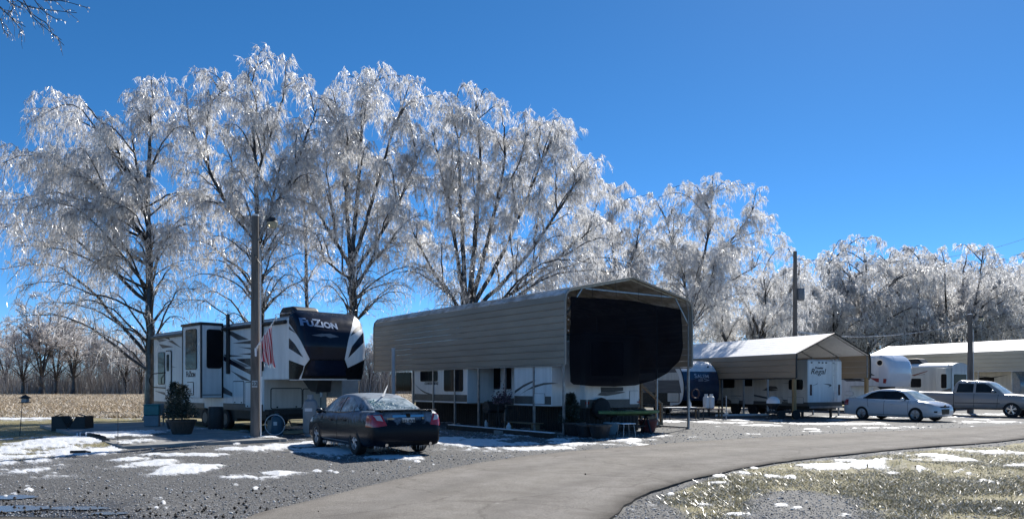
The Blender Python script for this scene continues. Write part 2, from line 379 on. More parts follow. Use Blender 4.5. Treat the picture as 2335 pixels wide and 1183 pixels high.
def strip(name, fe, ne, z, mat, n=9, jag=.05):
    V = []; k = len(fe)
    fe = [np.array(q[:2], float) for q in fe]; ne = [np.array(q[:2], float) for q in ne]
    for i in range(k):
        w = (fe[i]-ne[i]); w = w/np.linalg.norm(w)
        a = ne[i]+w*(random.random()-.5)*jag; b = fe[i]+w*(random.random()-.5)*jag
        V.append((a[0], a[1], z-.12)); 
        for j in range(n+1):
            q = a+(b-a)*j/n; V.append((q[0], q[1], z+.03*math.sin(math.pi*j/n)))
        V.append((b[0], b[1], z-.12))
    r = n+3; Fq = [(i*r+j, i*r+j+1, (i+1)*r+j+1, (i+1)*r+j) for i in range(k-1) for j in range(r-1)]
    b = MB(); b.add(V, Fq); o = b.build(name, mat, smooth=True, fix=False)
    ac = o.data.color_attributes.new("across", 'FLOAT_COLOR', 'POINT')          # 0 at the near edge, 1 at the far edge
    ac.data.foreach_set('color', np.repeat(np.tile(np.clip((np.arange(r)-1)/n, 0, 1), k)[:, None], 4, 1).astype(np.float32).ravel()); return o
def resample(P, n):
    P = np.array(P); d = np.r_[0, np.cumsum(np.linalg.norm(np.diff(P, axis=0), axis=1))]; q = np.linspace(0, d[-1], n)
    return np.stack([np.interp(q, d, P[:, 0]), np.interp(q, d, P[:, 1])], -1)
def edge_pairs(A, B, n=420):
    A = resample(A, n); B = resample(B, n); return A, B
A_, B_ = edge_pairs(far_edge, near_edge)
tag(strip("road", A_, B_, .03, ASPH), "worn pale asphalt drive curving past the trailers", kind="structure")
sa, sb = edge_pairs([(-4.3,9.15),(-8,9.55),(-14,9.6),(-40,9.4)], [(-3.2,5.6),(-8,5.2),(-14,5.0),(-40,4.6)], 160)
tag(strip("side_road", sb, sa, .012, ASPH), "pale asphalt strip along the lower left corner", kind="structure")
side_poly = [(-3,5.2),(-3.6,9.2),(-8,9.6),(-14,9.65),(-40,9.5),(-40,4.5)]

# ------------------------------------------------------------------ concrete pad
CONC = pm("concrete", (.30,.295,.28), .85, var=.22, scale=1.3, bmp=.3, bscale=60)
b = MB()
for j in range(3): b.box(0, 4.4, j*4.5, j*4.5+4.49, -.2, .10)
pad = b.build("concrete_pad", CONC, bevel=.015); pad.location = PADF.o; pad.rotation_euler.z = PADF.th
tag(pad, "grey concrete patio pad beside the black and white trailer", "patio pad", kind="structure")
del pad['category']

# ------------------------------------------------------------------ puddles
WATER, nt, p = _nodes("puddle water"); p.inputs['Base Color'].default_value = (.10,.105,.11,1); p.inputs['Roughness'].default_value = .22
tcw = nt.nodes.new("ShaderNodeTexCoord"); bump(nt, p, noise(nt, tcw.outputs['Object'], 9, 3), .06, .01)
for k, (px, py, rx, ry) in enumerate(((30,1133,52,5),(20,1160,95,7),(170,1158,75,4),(250,1170,40,3))):
    x, y = gp(px, py); a = rx/FPX*y; bb = ry*y*y/(EYE*FPX); V = []
    for i in range(36):
        th = 2*math.pi*i/36; r = .75+.5*float(fbm(np.array(math.cos(th)*2+k*7.), np.array(math.sin(th)*2), 1.0))
        V.append((x+a*r*math.cos(th), y+bb*r*math.sin(th), float(gz(x, y))+.012))
    q = MB(); q.add(V, [tuple(range(36))]); tag(q.build("puddle", WATER), "shallow meltwater puddle in the gravel", kind="structure")

# ------------------------------------------------------------------ snow and ice lying on the ground (a sheet that dips under the gravel where there is none)
blobs = []
def sb_(px, py, rx, ry, amp=1.): 
    x, y = gp(px, py); blobs.append((x, y, rx/FPX*y, ry*y*y/(EYE*FPX), amp))
for q in ((205,1006,115,20,1.25),(110,1040,115,28,.86),(40,1030,100,26,.82),(250,1025,60,14,1.1),(20,1070,120,22,.66),(150,1075,120,16,.52),(60,1000,80,10,.75),
          (340,1056,55,9,1.0),(430,1068,75,13,1.25),(535,1087,60,7,1.05),(640,1079,50,5,.95),(600,1090,40,3,.8),(722,1074,14,2,.9),(755,1073,9,1.5,.9),(300,1046,55,5,1.0),
          (420,1036,120,4,1.0),(560,1022,110,6,1.15),(640,1016,45,6,1.15),(690,1013,70,9,1.1),(775,1026,110,12,1.2),(870,1042,80,6,1.1),(930,1046,50,3,.8),
          (1010,1002,60,12,.8),(1100,1012,110,14,1.05),(1230,1022,110,6,1.1),(1350,1012,120,7,.8),(1160,990,120,6,.8),(1500,993,60,3,.7),(1290,1000,80,8,.8),(1440,1003,60,5,.7),
          (1640,963,70,2.5,1.0),(1740,969,60,2,.9),(1900,966,120,3,.9),(1990,975,90,3,.8),(2080,973,60,3,.8),(2250,962,90,3,.8),(1700,957,120,2,.8),(1530,960,50,3,.9),
          (1900,1066,120,8,1.0),(2010,1052,100,8,1.0),(2140,1044,110,12,.85),(2290,1034,80,12,.95),(1780,1085,60,5,.6),(1650,1100,50,5,.5),(2300,1060,80,8,.55),(2150,1095,120,10,.45),(1700,1078,40,4,.7),
          (130,950,180,9,.9),(280,946,80,6,.8),(40,940,120,6,.7),(2000,998,36,1.6,.9),(620,1003,70,4,.9),(500,1012,80,3,.6),(1000,985,60,5,.6),(560,985,120,6,.5),(430,985,60,5,.55),
          (2020,950,200,3,.7),(2300,945,150,3,.7)): sb_(*q)
r2 = np.random.default_rng(11)
for k in range(120): sb_(r2.uniform(-60, 640), r2.uniform(1092, 1176), r2.uniform(3, 15), r2.uniform(.5, 1.5), r2.uniform(.5, .85))
for k in range(60): sb_(r2.uniform(700, 1300), r2.uniform(1040, 1110), r2.uniform(3, 12), r2.uniform(.6, 1.4), r2.uniform(.5, .9))
for k in range(70): sb_(r2.uniform(1480, 2340), r2.uniform(1040, 1183), r2.uniform(6, 30), r2.uniform(1, 3), r2.uniform(.45, .75))
for k in range(70): sb_(r2.uniform(1000, 2335), r2.uniform(950, 1010), r2.uniform(10, 40), r2.uniform(.8, 2), r2.uniform(.5, .85))
PX = np.arange(-380, 2720, 3.4); PY = 925 + np.geomspace(1, 290, 250) - 1
QX, QY = np.meshgrid(PX, PY); WY = EYE*FPX/(QY-HOR); WX = (QX-1167.5)/FPX*WY
fld = np.zeros_like(WX)
for (x, y, a, bb, am) in blobs:
    d = ((WX-x)/a)**2+((WY-y)/bb)**2; sel = d < 9; fld[sel] = np.maximum(fld[sel], am*np.exp(-d[sel]*.8))
n1 = fbm(WX, WY, 1.4, 5); n2 = fbm(WX+31, WY, 6., 3)
n3 = fbm(WX+7, WY+3, 15., 2)
th = fld + (n1-.5)*1.3 + (n2-.5)*.5 + (n3-.5)*.3 - .50
onroad = inside(road_poly, WX, WY); th = np.where(onroad & (fld < .85), -1, th)
onpad = inside(pad_poly, WX, WY)
onside = inside(side_poly, WX, WY); th = np.where(onside, th-.25, th)
SNZ = gz(WX, WY) + np.clip(th*.075, -.06, .05) + np.where(onpad, .104, 0) + np.where(onroad, .055, 0) + np.where(onside, .03, 0)
idx = np.arange(WX.size).reshape(WX.shape)
F = np.stack([idx[:-1,:-1], idx[1:,:-1], idx[1:,1:], idx[:-1,1:]], -1).reshape(-1, 4)
tv = th.ravel(); F = F[(tv[F].max(1) > -.12)]
jump = SNZ.ravel(); F = F[(jump[F].max(1)-jump[F].min(1)) < .09]
used = np.unique(F); remap = np.zeros(WX.size, int); remap[used] = np.arange(len(used))
me = np_mesh("snow", np.stack([WX, WY, SNZ], -1).reshape(-1, 3)[used], remap[F], True)
ca = me.color_attributes.new("depth", 'FLOAT_COLOR', 'POINT'); dv = np.clip(tv[used]/.48, 0, 1)
ca.data.foreach_set('color', np.repeat(dv[:, None], 4, 1).astype(np.float32).ravel())
m, nt, p = _nodes("crusted snow"); tc = nt.nodes.new("ShaderNodeTexCoord"); co = tc.outputs['Object']
c = ramp(nt, noise(nt, co, 5, 7, .7), (.25, (.50,.50,.48)), (.42, (.74,.75,.76)), (.6, (.86,.875,.89)))
nt.links.new(c, p.inputs['Base Color']); nt.links.new(ramp(nt, noise(nt, co, 12, 3), (.3, (.25,)*3), (.7, (.7,)*3)), p.inputs['Roughness'])
dep = nt.nodes.new("ShaderNodeAttribute"); dep.attribute_name = "depth"      # thin slush lets the gravel show through in specks
al = ramp(nt, math_(nt, 'ADD', dep.outputs['Fac'], math_(nt, 'MULTIPLY', math_(nt, 'SUBTRACT', noise(nt, co, 22, 4, .7), .5), 1.5)), (.18, (.10,)*3), (.50, (1,1,1)))
nt.links.new(al, p.inputs['Alpha'])
bump(nt, p, noise(nt, co, 26, 5, .7), .7, .03)
SNOWG = m
SNOW = pm("settled snow", (.80,.81,.83), .6, var=.08, scale=5, bmp=.6, bscale=26)
snow = meshobj("snow", me, SNOWG); tag(snow, "patches of crusted white snow and ice lying on the gravel and grass", "snow", kind="stuff")

# ------------------------------------------------------------------ loose gravel stones, fallen seed pods
def islands(P, S, tmpl_v, tmpl_f, jit, seed, squash=1., rot=True):
    g = np.random.default_rng(seed); n = len(P); k = len(tmpl_v)
    V = np.repeat(tmpl_v[None], n, 0)*(1+jit*(g.random((n, k, 3))-.5)); a = g.random(n)*6.283; ca_, sa_ = np.cos(a), np.sin(a)
    x = V[:,:,0]*ca_[:,None]-V[:,:,1]*sa_[:,None]; y = V[:,:,0]*sa_[:,None]+V[:,:,1]*ca_[:,None]
    V = np.stack([x, y, V[:,:,2]*squash], -1)*S[:,None,None] + P[:,None,:]
    Fo = (tmpl_f[None]+(np.arange(n)*k)[:,None,None]).reshape(-1, tmpl_f.shape[1])
    return V.reshape(-1, 3), Fo
octv = np.array([(1,0,0),(-1,0,0),(0,1,0),(0,-1,0),(0,0,1),(0,0,-1)], float); octf = np.array([(0,2,4),(2,1,4),(1,3,4),(3,0,4),(2,0,5),(1,2,5),(3,1,5),(0,3,5)])
def island_mat(name, stops, rough=.8, spec=.4):
    m, nt, p = _nodes(name); g = nt.nodes.new("ShaderNodeNewGeometry")
    c = ramp(nt, g.outputs['Random Per Island'], *stops); tc = nt.nodes.new("ShaderNodeTexCoord")
    c = mixc(nt, 1., c, ramp(nt, noise(nt, tc.outputs['Object'], 40, 3), (.3, (.75,)*3), (.7, (1.15,)*3)), 'MULTIPLY')
    nt.links.new(c, p.inputs['Base Color']); p.inputs['Roughness'].default_value = rough; p.inputs['Specular IOR Level'].default_value = spec; return m
g = np.random.default_rng(5); n = 42000
px = g.uniform(-120, 2450, n); py = 958 + (1190-958)*g.random(n)**.75
x = (px-1167.5)/FPX*EYE*FPX/(py-HOR); y = EYE*FPX/(py-HOR)
ok = ~inside(road_poly, x, y) & ~inside(pad_poly, x, y) & ~inside(side_poly, x, y)
gm = verge(x, y)
lm = ((-10.5-x+.2*(y-18)) > .6) & (y > 14)
ok &= ~((gm > .5) & (g.random(n) < .75)) & ~(lm & (g.random(n) < .85))
x, y = x[ok], y[ok]; S = g.uniform(.006, .015, len(x))*(1+(g.random(len(x)) < .05)*1.0)*np.clip(y/14, .9, 1.8)
V, F = islands(np.stack([x, y, gz(x, y)+S*.25], -1), S, octv, octf, .8, 6, .5)
GRAV = island_mat("gravel stones", ((0, (.17,.17,.17)), (.4, (.34,.338,.332)), (.75, (.54,.53,.52)), (1, (.80,.79,.77))))
tag(meshobj("gravel", np_mesh("gravel", V, F), GRAV), "loose grey crushed stone scattered beside the drive", "gravel", kind="stuff")
n = 300; px = np.where(g.random(n) < .7, g.uniform(0, 760, n), g.uniform(600, 2300, n)); py = np.where(px < 760, 1180-70*g.random(n)**1.6, 1010+150*g.random(n))
x = (px-1167.5)/FPX*EYE*FPX/(py-HOR); y = EYE*FPX/(py-HOR); S = g.uniform(.008, .026, n); ok = ~inside(road_poly, x, y) | (g.random(n) < .05)
x, y, S = x[ok], y[ok], S[ok]; onr = inside(road_poly, x, y) | inside(side_poly, x, y)
V, F = islands(np.stack([x, y, gz(x, y)+S*.7+np.where(onr, .045, 0)], -1), S, octv, octf, .5, 8)
PODS = island_mat("seed pods", ((0, (.012,.010,.008)), (.6, (.03,.022,.016)), (1, (.07,.05,.035))))
tag(meshobj("leaf_litter", np_mesh("leaf_litter", V, F), PODS), "dark seed pods and leaf crumbs strewn along the drive edge", "litter", kind="stuff")

# ------------------------------------------------------------------ icy grass and corn stubble
def blades(x, y, z, h, w, lean, seed):
    g = np.random.default_rng(seed); n = len(x); a = g.random(n)*6.283; dx, dy = np.cos(a)*w/2, np.sin(a)*w/2; la = g.random(n)*6.283
    lx, ly = np.cos(la)*lean*h, np.sin(la)*lean*h; P = np.stack([x, y, z], -1)
    A = P-np.stack([dx, dy, 0*dx], -1); B = P+np.stack([dx, dy, 0*dx], -1); T = P+np.stack([lx, ly, h], -1); 
    return np.stack([A, B, T], 1).reshape(-1, 3), np.arange(3*n).reshape(-1, 3)
n = 150000; px = g.uniform(1380, 2480, n); py = 1000+195*g.random(n)**.8
x = (px-1167.5)/FPX*EYE*FPX/(py-HOR); y = EYE*FPX/(py-HOR)
dens = verge(x, y)*np.clip(fbm(x, y, 1.1)*2.6-.65, 0.08, 1)
ok = (g.random(n) < dens) & ~inside(road_poly, x, y); x, y = x[ok], y[ok]
xs, ys = [x], [y]
n = 52000; px = g.uniform(-200, 330, n); py = 938+175*g.random(n)**.8
x = (px-1167.5)/FPX*EYE*FPX/(py-HOR); y = EYE*FPX/(py-HOR)
ok = (g.random(n) < np.clip(fbm(x, y, .9)*2.2-.7, .03, 1)) & ((-10.3-x+.2*(y-18)) > 0) & ~inside(pad_poly, x, y) & (y < 39); xs.append(x[ok]); ys.append(y[ok])
n = 9000; px = g.uniform(990, 1330, n); py = 975+22*g.random(n)
x = (px-1167.5)/FPX*EYE*FPX/(py-HOR); y = EYE*FPX/(py-HOR); ok = g.random(n) < np.clip(fbm(x, y, .9)*2-.7, 0, 1); xs.append(x[ok]); ys.append(y[ok])
x = np.concatenate(xs); y = np.concatenate(ys); h = g.uniform(.015, .05, len(x))
V, F = blades(x, y, gz(x, y), h, g.uniform(.006, .014, len(x)), g.uniform(.6, 2.6, len(x)), 21)
ICEG = island_mat("icy grass", ((0, (.09,.08,.035)), (.4, (.22,.20,.075)), (.66, (.33,.275,.16)), (.80, (.58,.56,.52)), (1, (.85,.85,.84))), .3, .6)
tag(meshobj("grass", np_mesh("grass", V, F), ICEG), "short dead grass glazed with ice beside the drive", "grass", kind="stuff")
n = 90000; y = 38+100*g.random(n)**1.5; x = -9-g.random(n)*(y*.85)
y = np.where(g.random(n) < .8, np.round(y/.76)*.76+g.normal(0, .07, n), y); h = g.uniform(.05, .24, n)
V, F = blades(x, y, gz(x, y), h, g.uniform(.03, .08, n), g.uniform(.3, 2.2, n), 22)
STUB = island_mat("corn stubble", ((0, (.22,.16,.10)), (.45, (.46,.36,.23)), (.8, (.66,.56,.41)), (1, (.85,.82,.76))), .55, .5)
tag(meshobj("stubble_field", np_mesh("stubble_field", V, F), STUB), "pale straw coloured corn stubble standing in rows in the far field", "stubble", kind="stuff")
# ------------------------------------------------------------------ trees under a glaze of ice
BARK = iced("iced bark", (.026,.022,.019), (.085,.08,.08), .6, .42, 3.0, rough_ice=.15, coat=.5)
TWIG = iced("iced twig", (.05,.042,.038), (.30,.31,.33), .35, .45, 2.0, rough_ice=.12, coat=1.)
def ice_mat(name, tint, tr, lo, gloss=.15):
    m = bpy.data.materials.new(name); m.use_nodes = True; nt = m.node_tree; nt.nodes.clear(); out = nt.nodes.new("ShaderNodeOutputMaterial")
    g = nt.nodes.new("ShaderNodeNewGeometry"); tc = nt.nodes.new("ShaderNodeTexCoord")
    c = ramp(nt, g.outputs['Random Per Island'], (0, lo), (.30, tuple(a*.62 for a in tint)), (.62, tint), (1, (.98,.98,.98)))
    c = mixc(nt, 1., c, ramp(nt, noise(nt, tc.outputs['Object'], .9, 4), (.3, (.80,.80,.81)), (.7, (1.08,1.08,1.08))), 'MULTIPLY')
    d = nt.nodes.new("ShaderNodeBsdfDiffuse"); t = nt.nodes.new("ShaderNodeBsdfTranslucent"); gl = nt.nodes.new("ShaderNodeBsdfGlossy"); gl.inputs['Roughness'].default_value = .28
    gl.inputs['Color'].default_value = (.9,.92,.95,1)
    nt.links.new(c, d.inputs[0]); nt.links.new(c, t.inputs[0])
    m1 = nt.nodes.new("ShaderNodeMixShader"); m1.inputs[0].default_value = tr; nt.links.new(d.outputs[0], m1.inputs[1]); nt.links.new(t.outputs[0], m1.inputs[2])
    m2 = nt.nodes.new("ShaderNodeMixShader"); m2.inputs[0].default_value = gloss; nt.links.new(m1.outputs[0], m2.inputs[1]); nt.links.new(gl.outputs[0], m2.inputs[2])
    nt.links.new(m2.outputs[0], out.inputs[0]); MATS[name] = m; return m
ICE = ice_mat("ice glaze", (.98,.975,.965), .86, (.40,.39,.385))
ICEFAR = ice_mat("far ice glaze", (.74,.70,.685), .65, (.34,.315,.30), .03)

def tube_batch(P, R, sides):
    """P (B,N,3), R (B,N) -> vertices and quads of B tubes."""
    B, n, _ = P.shape; T = np.gradient(P, axis=1); T /= np.linalg.norm(T, axis=2, keepdims=True)+1e-9
    ref = np.where(np.abs(T[..., 2:3]) < .9, np.array([0, 0, 1.]), np.array([1., 0, 0])); U = np.cross(T, ref); U /= np.linalg.norm(U, axis=2, keepdims=True)+1e-9; W = np.cross(T, U)
    a = np.arange(sides)*2*np.pi/sides; ring = U[:, :, None]*np.cos(a)[:, None]+W[:, :, None]*np.sin(a)[:, None]
    V = (P[:, :, None]+ring*R[:, :, None, None]).reshape(-1, 3)
    i = np.arange(B)[:, None, None]*n*sides+np.arange(n-1)[None, :, None]*sides; k = np.arange(sides)[None, None]; k2 = (k+1) % sides
    return V, np.stack([i+k, i+k2, i+sides+k2, i+sides+k], -1).reshape(-1, 4)
def sample(P, idx, t):
    n = P.shape[1]; f = t*(n-1); i = np.minimum(f.astype(int), n-2); w = (f-i)[:, None]
    A, B = P[idx, i], P[idx, i+1]; d = B-A; d /= np.linalg.norm(d, axis=1, keepdims=True)+1e-9; return A*(1-w)+B*w, d
def children(P, per, L, g, tmin=.2, spread=.9, up=.15, droop=.5, npts=6, taper=.55, tpow=1.):
    B = len(P); idx = np.repeat(np.arange(B), per); n = len(idx); t = tmin+(1-tmin)*g.random(n)**tpow
    a, d = sample(P, idx, t); r = g.normal(size=(n, 3)); r -= d*(r*d).sum(1, keepdims=True); r /= np.linalg.norm(r, axis=1, keepdims=True)+1e-9
    dr = d*(1-spread*.4)+r*spread*(.5+.7*g.random((n, 1))); dr[:, 2] += up; dr /= np.linalg.norm(dr, axis=1, keepdims=True)
    Ls = (L[idx] if hasattr(L, '__len__') else L)*(1-taper*t)*g.uniform(.55, 1.25, n)
    s = np.linspace(0, 1, npts)[None, :, None]; wob = g.normal(0, .05, (n, npts, 3))*s*Ls[:, None, None]*(s < .99)
    Q = a[:, None]+dr[:, None]*Ls[:, None, None]*s*(1-.18*s)+wob; Q[:, :, 2] -= (droop*Ls*g.uniform(.5, 1.4, n))[:, None]*s[:, :, 0]**2.2
    return Q, Ls, idx, t
def slivers(P, per, g, lmin, lmax, w, hang=.7, tmin=.0):
    B = len(P); idx = np.repeat(np.arange(B), per); n = len(idx); a, d = sample(P, idx, tmin+(1-tmin)*g.random(n))
    dr = d*(1-hang)+g.normal(0, .38, (n, 3)); dr[:, 2] -= hang*1.1; dr /= np.linalg.norm(dr, axis=1, keepdims=True)+1e-9
    ln = g.uniform(lmin, lmax, n)*g.uniform(.5, 1, n); sd = np.cross(dr, g.normal(size=(n, 3))); sd /= np.linalg.norm(sd, axis=1, keepdims=True)+1e-9
    ww = (w*g.uniform(.6, 1.5, n))[:, None]/2; m_ = a+dr*ln[:, None]*.45; e = a+dr*ln[:, None]
    V = np.stack([a+sd*ww*1.25, a-sd*ww*1.25, e], 1).reshape(-1, 3); return V, np.arange(3*n).reshape(-1, 3)
STAT = {}
def ribbons(P, W, g):
    """Flat glazed twigs: P (B,N,3), W (B,N) widths."""
    B, n, _ = P.shape; T = np.gradient(P, axis=1); S = np.cross(T, np.repeat(g.normal(size=(B, 1, 3)), n, 1)); S /= np.linalg.norm(S, axis=2, keepdims=True)+1e-9
    V = np.stack([P-S*W[..., None]/2, P+S*W[..., None]/2], 2).reshape(-1, 3); i = (np.arange(B)[:, None]*n+np.arange(n-1)[None])*2
    return V, np.stack([i, i+1, i+3, i+2], -1).reshape(-1, 4)
def joinm(parts):
    V = []; F = []; o = 0
    for v, f in parts: V.append(v); F.append(f+o); o += len(v)
    return np.concatenate(V), np.concatenate(F)
def limb_curve(a, e, apex, npts=11, g=None):
    """A limb that leaves the trunk steeply and arches over towards its loaded tip."""
    a, e = np.array(a, float), np.array(e, float); mid = a*.45+e*.55; mid[2] = max(a[2], e[2])*.5+apex*.5 if apex > max(a[2], e[2]) else max(a[2], e[2])*.85+min(a[2], e[2])*.15
    c1 = a*.72+e*.28; c1[2] = a[2]*.55+mid[2]*.45
    if apex > e[2]: mid[2] = apex+(apex-(a[2]+e[2])*.5)*.15
    s = np.linspace(0, 1, npts)[:, None]
    P = (1-s)**3*a+3*(1-s)**2*s*c1+3*(1-s)*s*s*mid+s**3*e
    if g is not None:
        w = g.normal(0, 1, (npts, 3)); w = np.cumsum(w, 0); w -= w[0]+(w[-1]-w[0])*s; P += w*np.linalg.norm(e-a)*.011
    return P
def build_tree(name, label, base, trunk, limbs, seed, r0=.28, tips=1., density=1., cat="tree", group=None, far=False, scale_tw=1., ice=None, hangl=(.12, .52), bare=False):
    """trunk: list of stems, each a list of points; limbs: (start point, end point, apex height, radius). All in metres from the base."""
    g = np.random.default_rng(seed); root = thing(name, label, cat, base, 0, group)
    parts = []; stems = []
    for st, (ra, rb) in trunk:
        c = np.array(catmull(st, 5)); n = len(c); w = g.normal(0, .02, (n, 3)); w[0] = 0; c = c+w
        r = np.linspace(0, 1, n); rr = ra*(1-r)+rb*r
        if c[0][2] < .3: rr = rr*(1+.55*np.exp(-c[:, 2]/.5))
        parts.append(tube_batch(c[None], rr[None], 9))
        c2 = c[c[:, 2] > min(3.2, c[-1][2]*.6)]
        if len(c2) > 3:
            u = np.linspace(0, 1, len(c2)); stems.append(np.stack([np.interp(np.linspace(0, 1, 11), u, c2[:, j]) for j in range(3)], -1))
    L1 = np.stack([limb_curve(a, e, ap_, 11, g) for a, e, ap_, r in limbs]); R1 = np.array([np.linspace(r, r*.18, 11) for *_, r in limbs]); parts.append(tube_batch(L1, R1, 6))
    V, F = joinm(parts); meshobj("trunk", np_mesh("trunk", V, F, True), BARK, root)
    if stems: L1 = np.concatenate([L1, np.stack(stems)]); R1 = np.concatenate([R1, np.full((len(stems), 11), .06)])
    ll = np.linalg.norm(np.diff(L1, axis=1), axis=2).sum(1)
    per2 = np.clip((ll*4.3*density).astype(int), 8, 38)
    L2, l2, i2, t2 = children(L1, per2, np.clip(ll*.36, 1.1, 2.5), g, .12, 1.0, .55 if bare else .22, .04 if bare else .36, 6, .42, .75)
    R2 = (R1[i2, 5]*.36)[:, None].clip(.009, .03)*np.linspace(1, .3, 6)[None]
    h2 = np.clip((L2[:, -1, 2]/np.percentile(L2[:, -1, 2], 97)-.25)/.35, 0, 1)
    per3 = np.clip((l2*8.2*density*(.28+.72*h2**1.3)).astype(int), 2, 20)
    L3, l3, i3, t3 = children(L2, per3, np.clip(l2*.5, .4, 1.15), g, .08, 1.0, .35 if bare else .02, .06 if bare else .95, 4, .35, .85)
    v3, f3 = ribbons(L3, np.full((len(L3), 1), .0125*scale_tw**.5)*np.linspace(1, .5, 4)[None], g)
    k = tips*density
    zc = L3[:, -1, 2]; zt_ = np.percentile(zc, 97); hz = np.clip((zc/zt_-.22)/.42, 0, 1)      # the sun has already thinned the glaze low in the crown
    p3 = np.clip((l3*k*29*(.07+.93*hz**1.5)*g.uniform(.5, 1.5, len(l3))).astype(int), 0, 30)
    v4, f4 = slivers(L3, p3, g, hangl[0], hangl[1], .0165*scale_tw, .05 if bare else .72)
    v5, f5 = slivers(L2, np.clip((l2*k*6).astype(int), 1, 20), g, .08, .3, .018*scale_tw, .05 if bare else .6)
    V, F = tube_batch(L2, R2, 3); tag(meshobj("twigs", np_mesh("twigs", V, F), TWIG, root), kind="stuff")
    f3 = np.concatenate([f3[:, [0,1,2]], f3[:, [0,2,3]]])
    V, F = joinm([(v3, f3), (v4, f4), (v5, f5)]); tag(meshobj("crown", np_mesh("crown", V, F), ice or ICE, root), kind="stuff")
    STAT[label] = (len(L1), len(L2), len(L3), len(F))
    return root
def px_tree(name, label, bx, Y, stems, tips, seed, fill=8, spread=4.5, zmin=3., ztop=None, **kw):
    """Stems and limb tips read off the photograph, given their own depth round the trunk."""
    g = np.random.default_rng(seed+100); X = (bx-1167.5)/FPX*Y; base = (X, Y, 0)
    toL = lambda px, py, dy: np.array(((px-1167.5)/FPX*(Y+dy)-X, dy, EYE+(HOR-py)/FPX*(Y+dy)))
    trunk = []; pts = []
    for st in stems:
        P = [toL(*q) if len(q) == 3 else toL(*q, 0.) for q in st['p']]
        if st.get('root'): P = [np.array((P[0][0]*1.0, P[0][1], -.15))]+P
        trunk.append((P, (st['r'][0]*(.9 if st.get('root') else .78), st['r'][1]*.7))); c = np.array(catmull(P, 6)); pts.append(c)
    allp = np.concatenate(pts); limbs = []
    def attach(e, reach):
        d = np.linalg.norm(allp[:, :2]-e[:2], axis=1); want = e[2]-reach*d
        sc_ = np.abs(allp[:, 2]-want)+.35*d+(allp[:, 2] < 1.8)*5; return allp[np.argmin(sc_)]
    for q in tips:
        px, py = q[:2]; dy = q[2] if len(q) > 2 else g.uniform(-2.2, 2.2); apx = q[3] if len(q) > 3 else None
        e = toL(px, py, dy); a = attach(e, g.uniform(.25, .75)); ap_ = e[2]+g.uniform(.3, 1.0) if apx is None else EYE+(HOR-apx)/FPX*Y
        limbs.append((a, e, ap_, .022+.0085*np.linalg.norm(e-a)))
    zt = ztop or max(p[2] for p in allp)
    for k in range(fill):                          # limbs towards and away from the viewer, so that the crown is round in plan
        th = g.uniform(0, 2*np.pi); z = g.uniform(zmin, zt*.9); r = spread*g.uniform(.5, 1.)*math.sqrt(max(.15, 1-((z-zt*.5)/(zt*.62))**2))
        c0 = allp[np.argmin(np.abs(allp[:, 2]-z*.8)+g.random(len(allp))*1.2)]
        e = np.array((c0[0]+r*.75*math.cos(th), c0[1]+r*math.sin(th), z)); a = attach(e, g.uniform(.3, .7))
        limbs.append((a, e, e[2]+g.uniform(.2, .9), .03+.010*np.linalg.norm(e-a)))
    for k in range(fill//2):                       # and more of the loaded upper shell
        th = g.uniform(0, 2*np.pi); z = g.uniform(zt*.55, zt*.95); r = spread*g.uniform(.45, .95)*math.sqrt(max(.12, 1-((z-zt*.55)/(zt*.47))**2))
        c0 = allp[np.argmin(np.abs(allp[:, 2]-z*.85)+g.random(len(allp))*1.5)]
        e = np.array((c0[0]+r*.8*math.cos(th), c0[1]+r*math.sin(th), z)); a = attach(e, g.uniform(.3, .7))
        limbs.append((a, e, e[2]+g.uniform(.2, .9), .022+.007*np.linalg.norm(e-a)))
    return build_tree(name, label, base, trunk, limbs, seed, **kw)

GT = "ice coated trees behind the trailers"
px_tree("ice_tree", "tall ice coated tree with single straight trunk behind rear of the black and white trailer", 343, 35.5,
    [dict(root=1, p=[(343,900),(342,720),(340,560),(336,470),(340,380),(344,290),(346,230)], r=(.27,.05)),
     dict(p=[(336,500),(300,430),(285,380),(262,330),(238,285)], r=(.13,.05)), dict(p=[(333,470),(318,400),(306,340),(300,290)], r=(.10,.04)), dict(p=[(340,545),(250,460),(200,420)], r=(.11,.05))],
    [(88,270,-1,200),(110,300,1,215),(135,235,.5,205),(30,360,0,330),(5,372,-1,352),(60,400,1,345),(20,460,0),(60,480,-2),(5,520,1),(35,560,-1),(25,610,1),(60,650,-1),(90,690,0),(40,720,1),(150,700,-2),(180,640,-1,540),(210,690,1),(220,600,-2,495),(245,640,0,500),(120,560,2),(160,480,-2),(190,360,2,300),(230,310,-1,240),
     (345,200,0),(375,205,1),(320,215,-1),(400,250,1,225),(300,250,2),(430,300,-1),(420,380,1),(450,450,2),(455,520,-1),(470,600,1),(450,660,-2),(420,700,1),(300,700,-2),(260,760,0),(200,760,1),(390,640,-2),(395,560,-3),(280,420,-3)],
    101, fill=20, spread=4.2, zmin=4, group=GT)
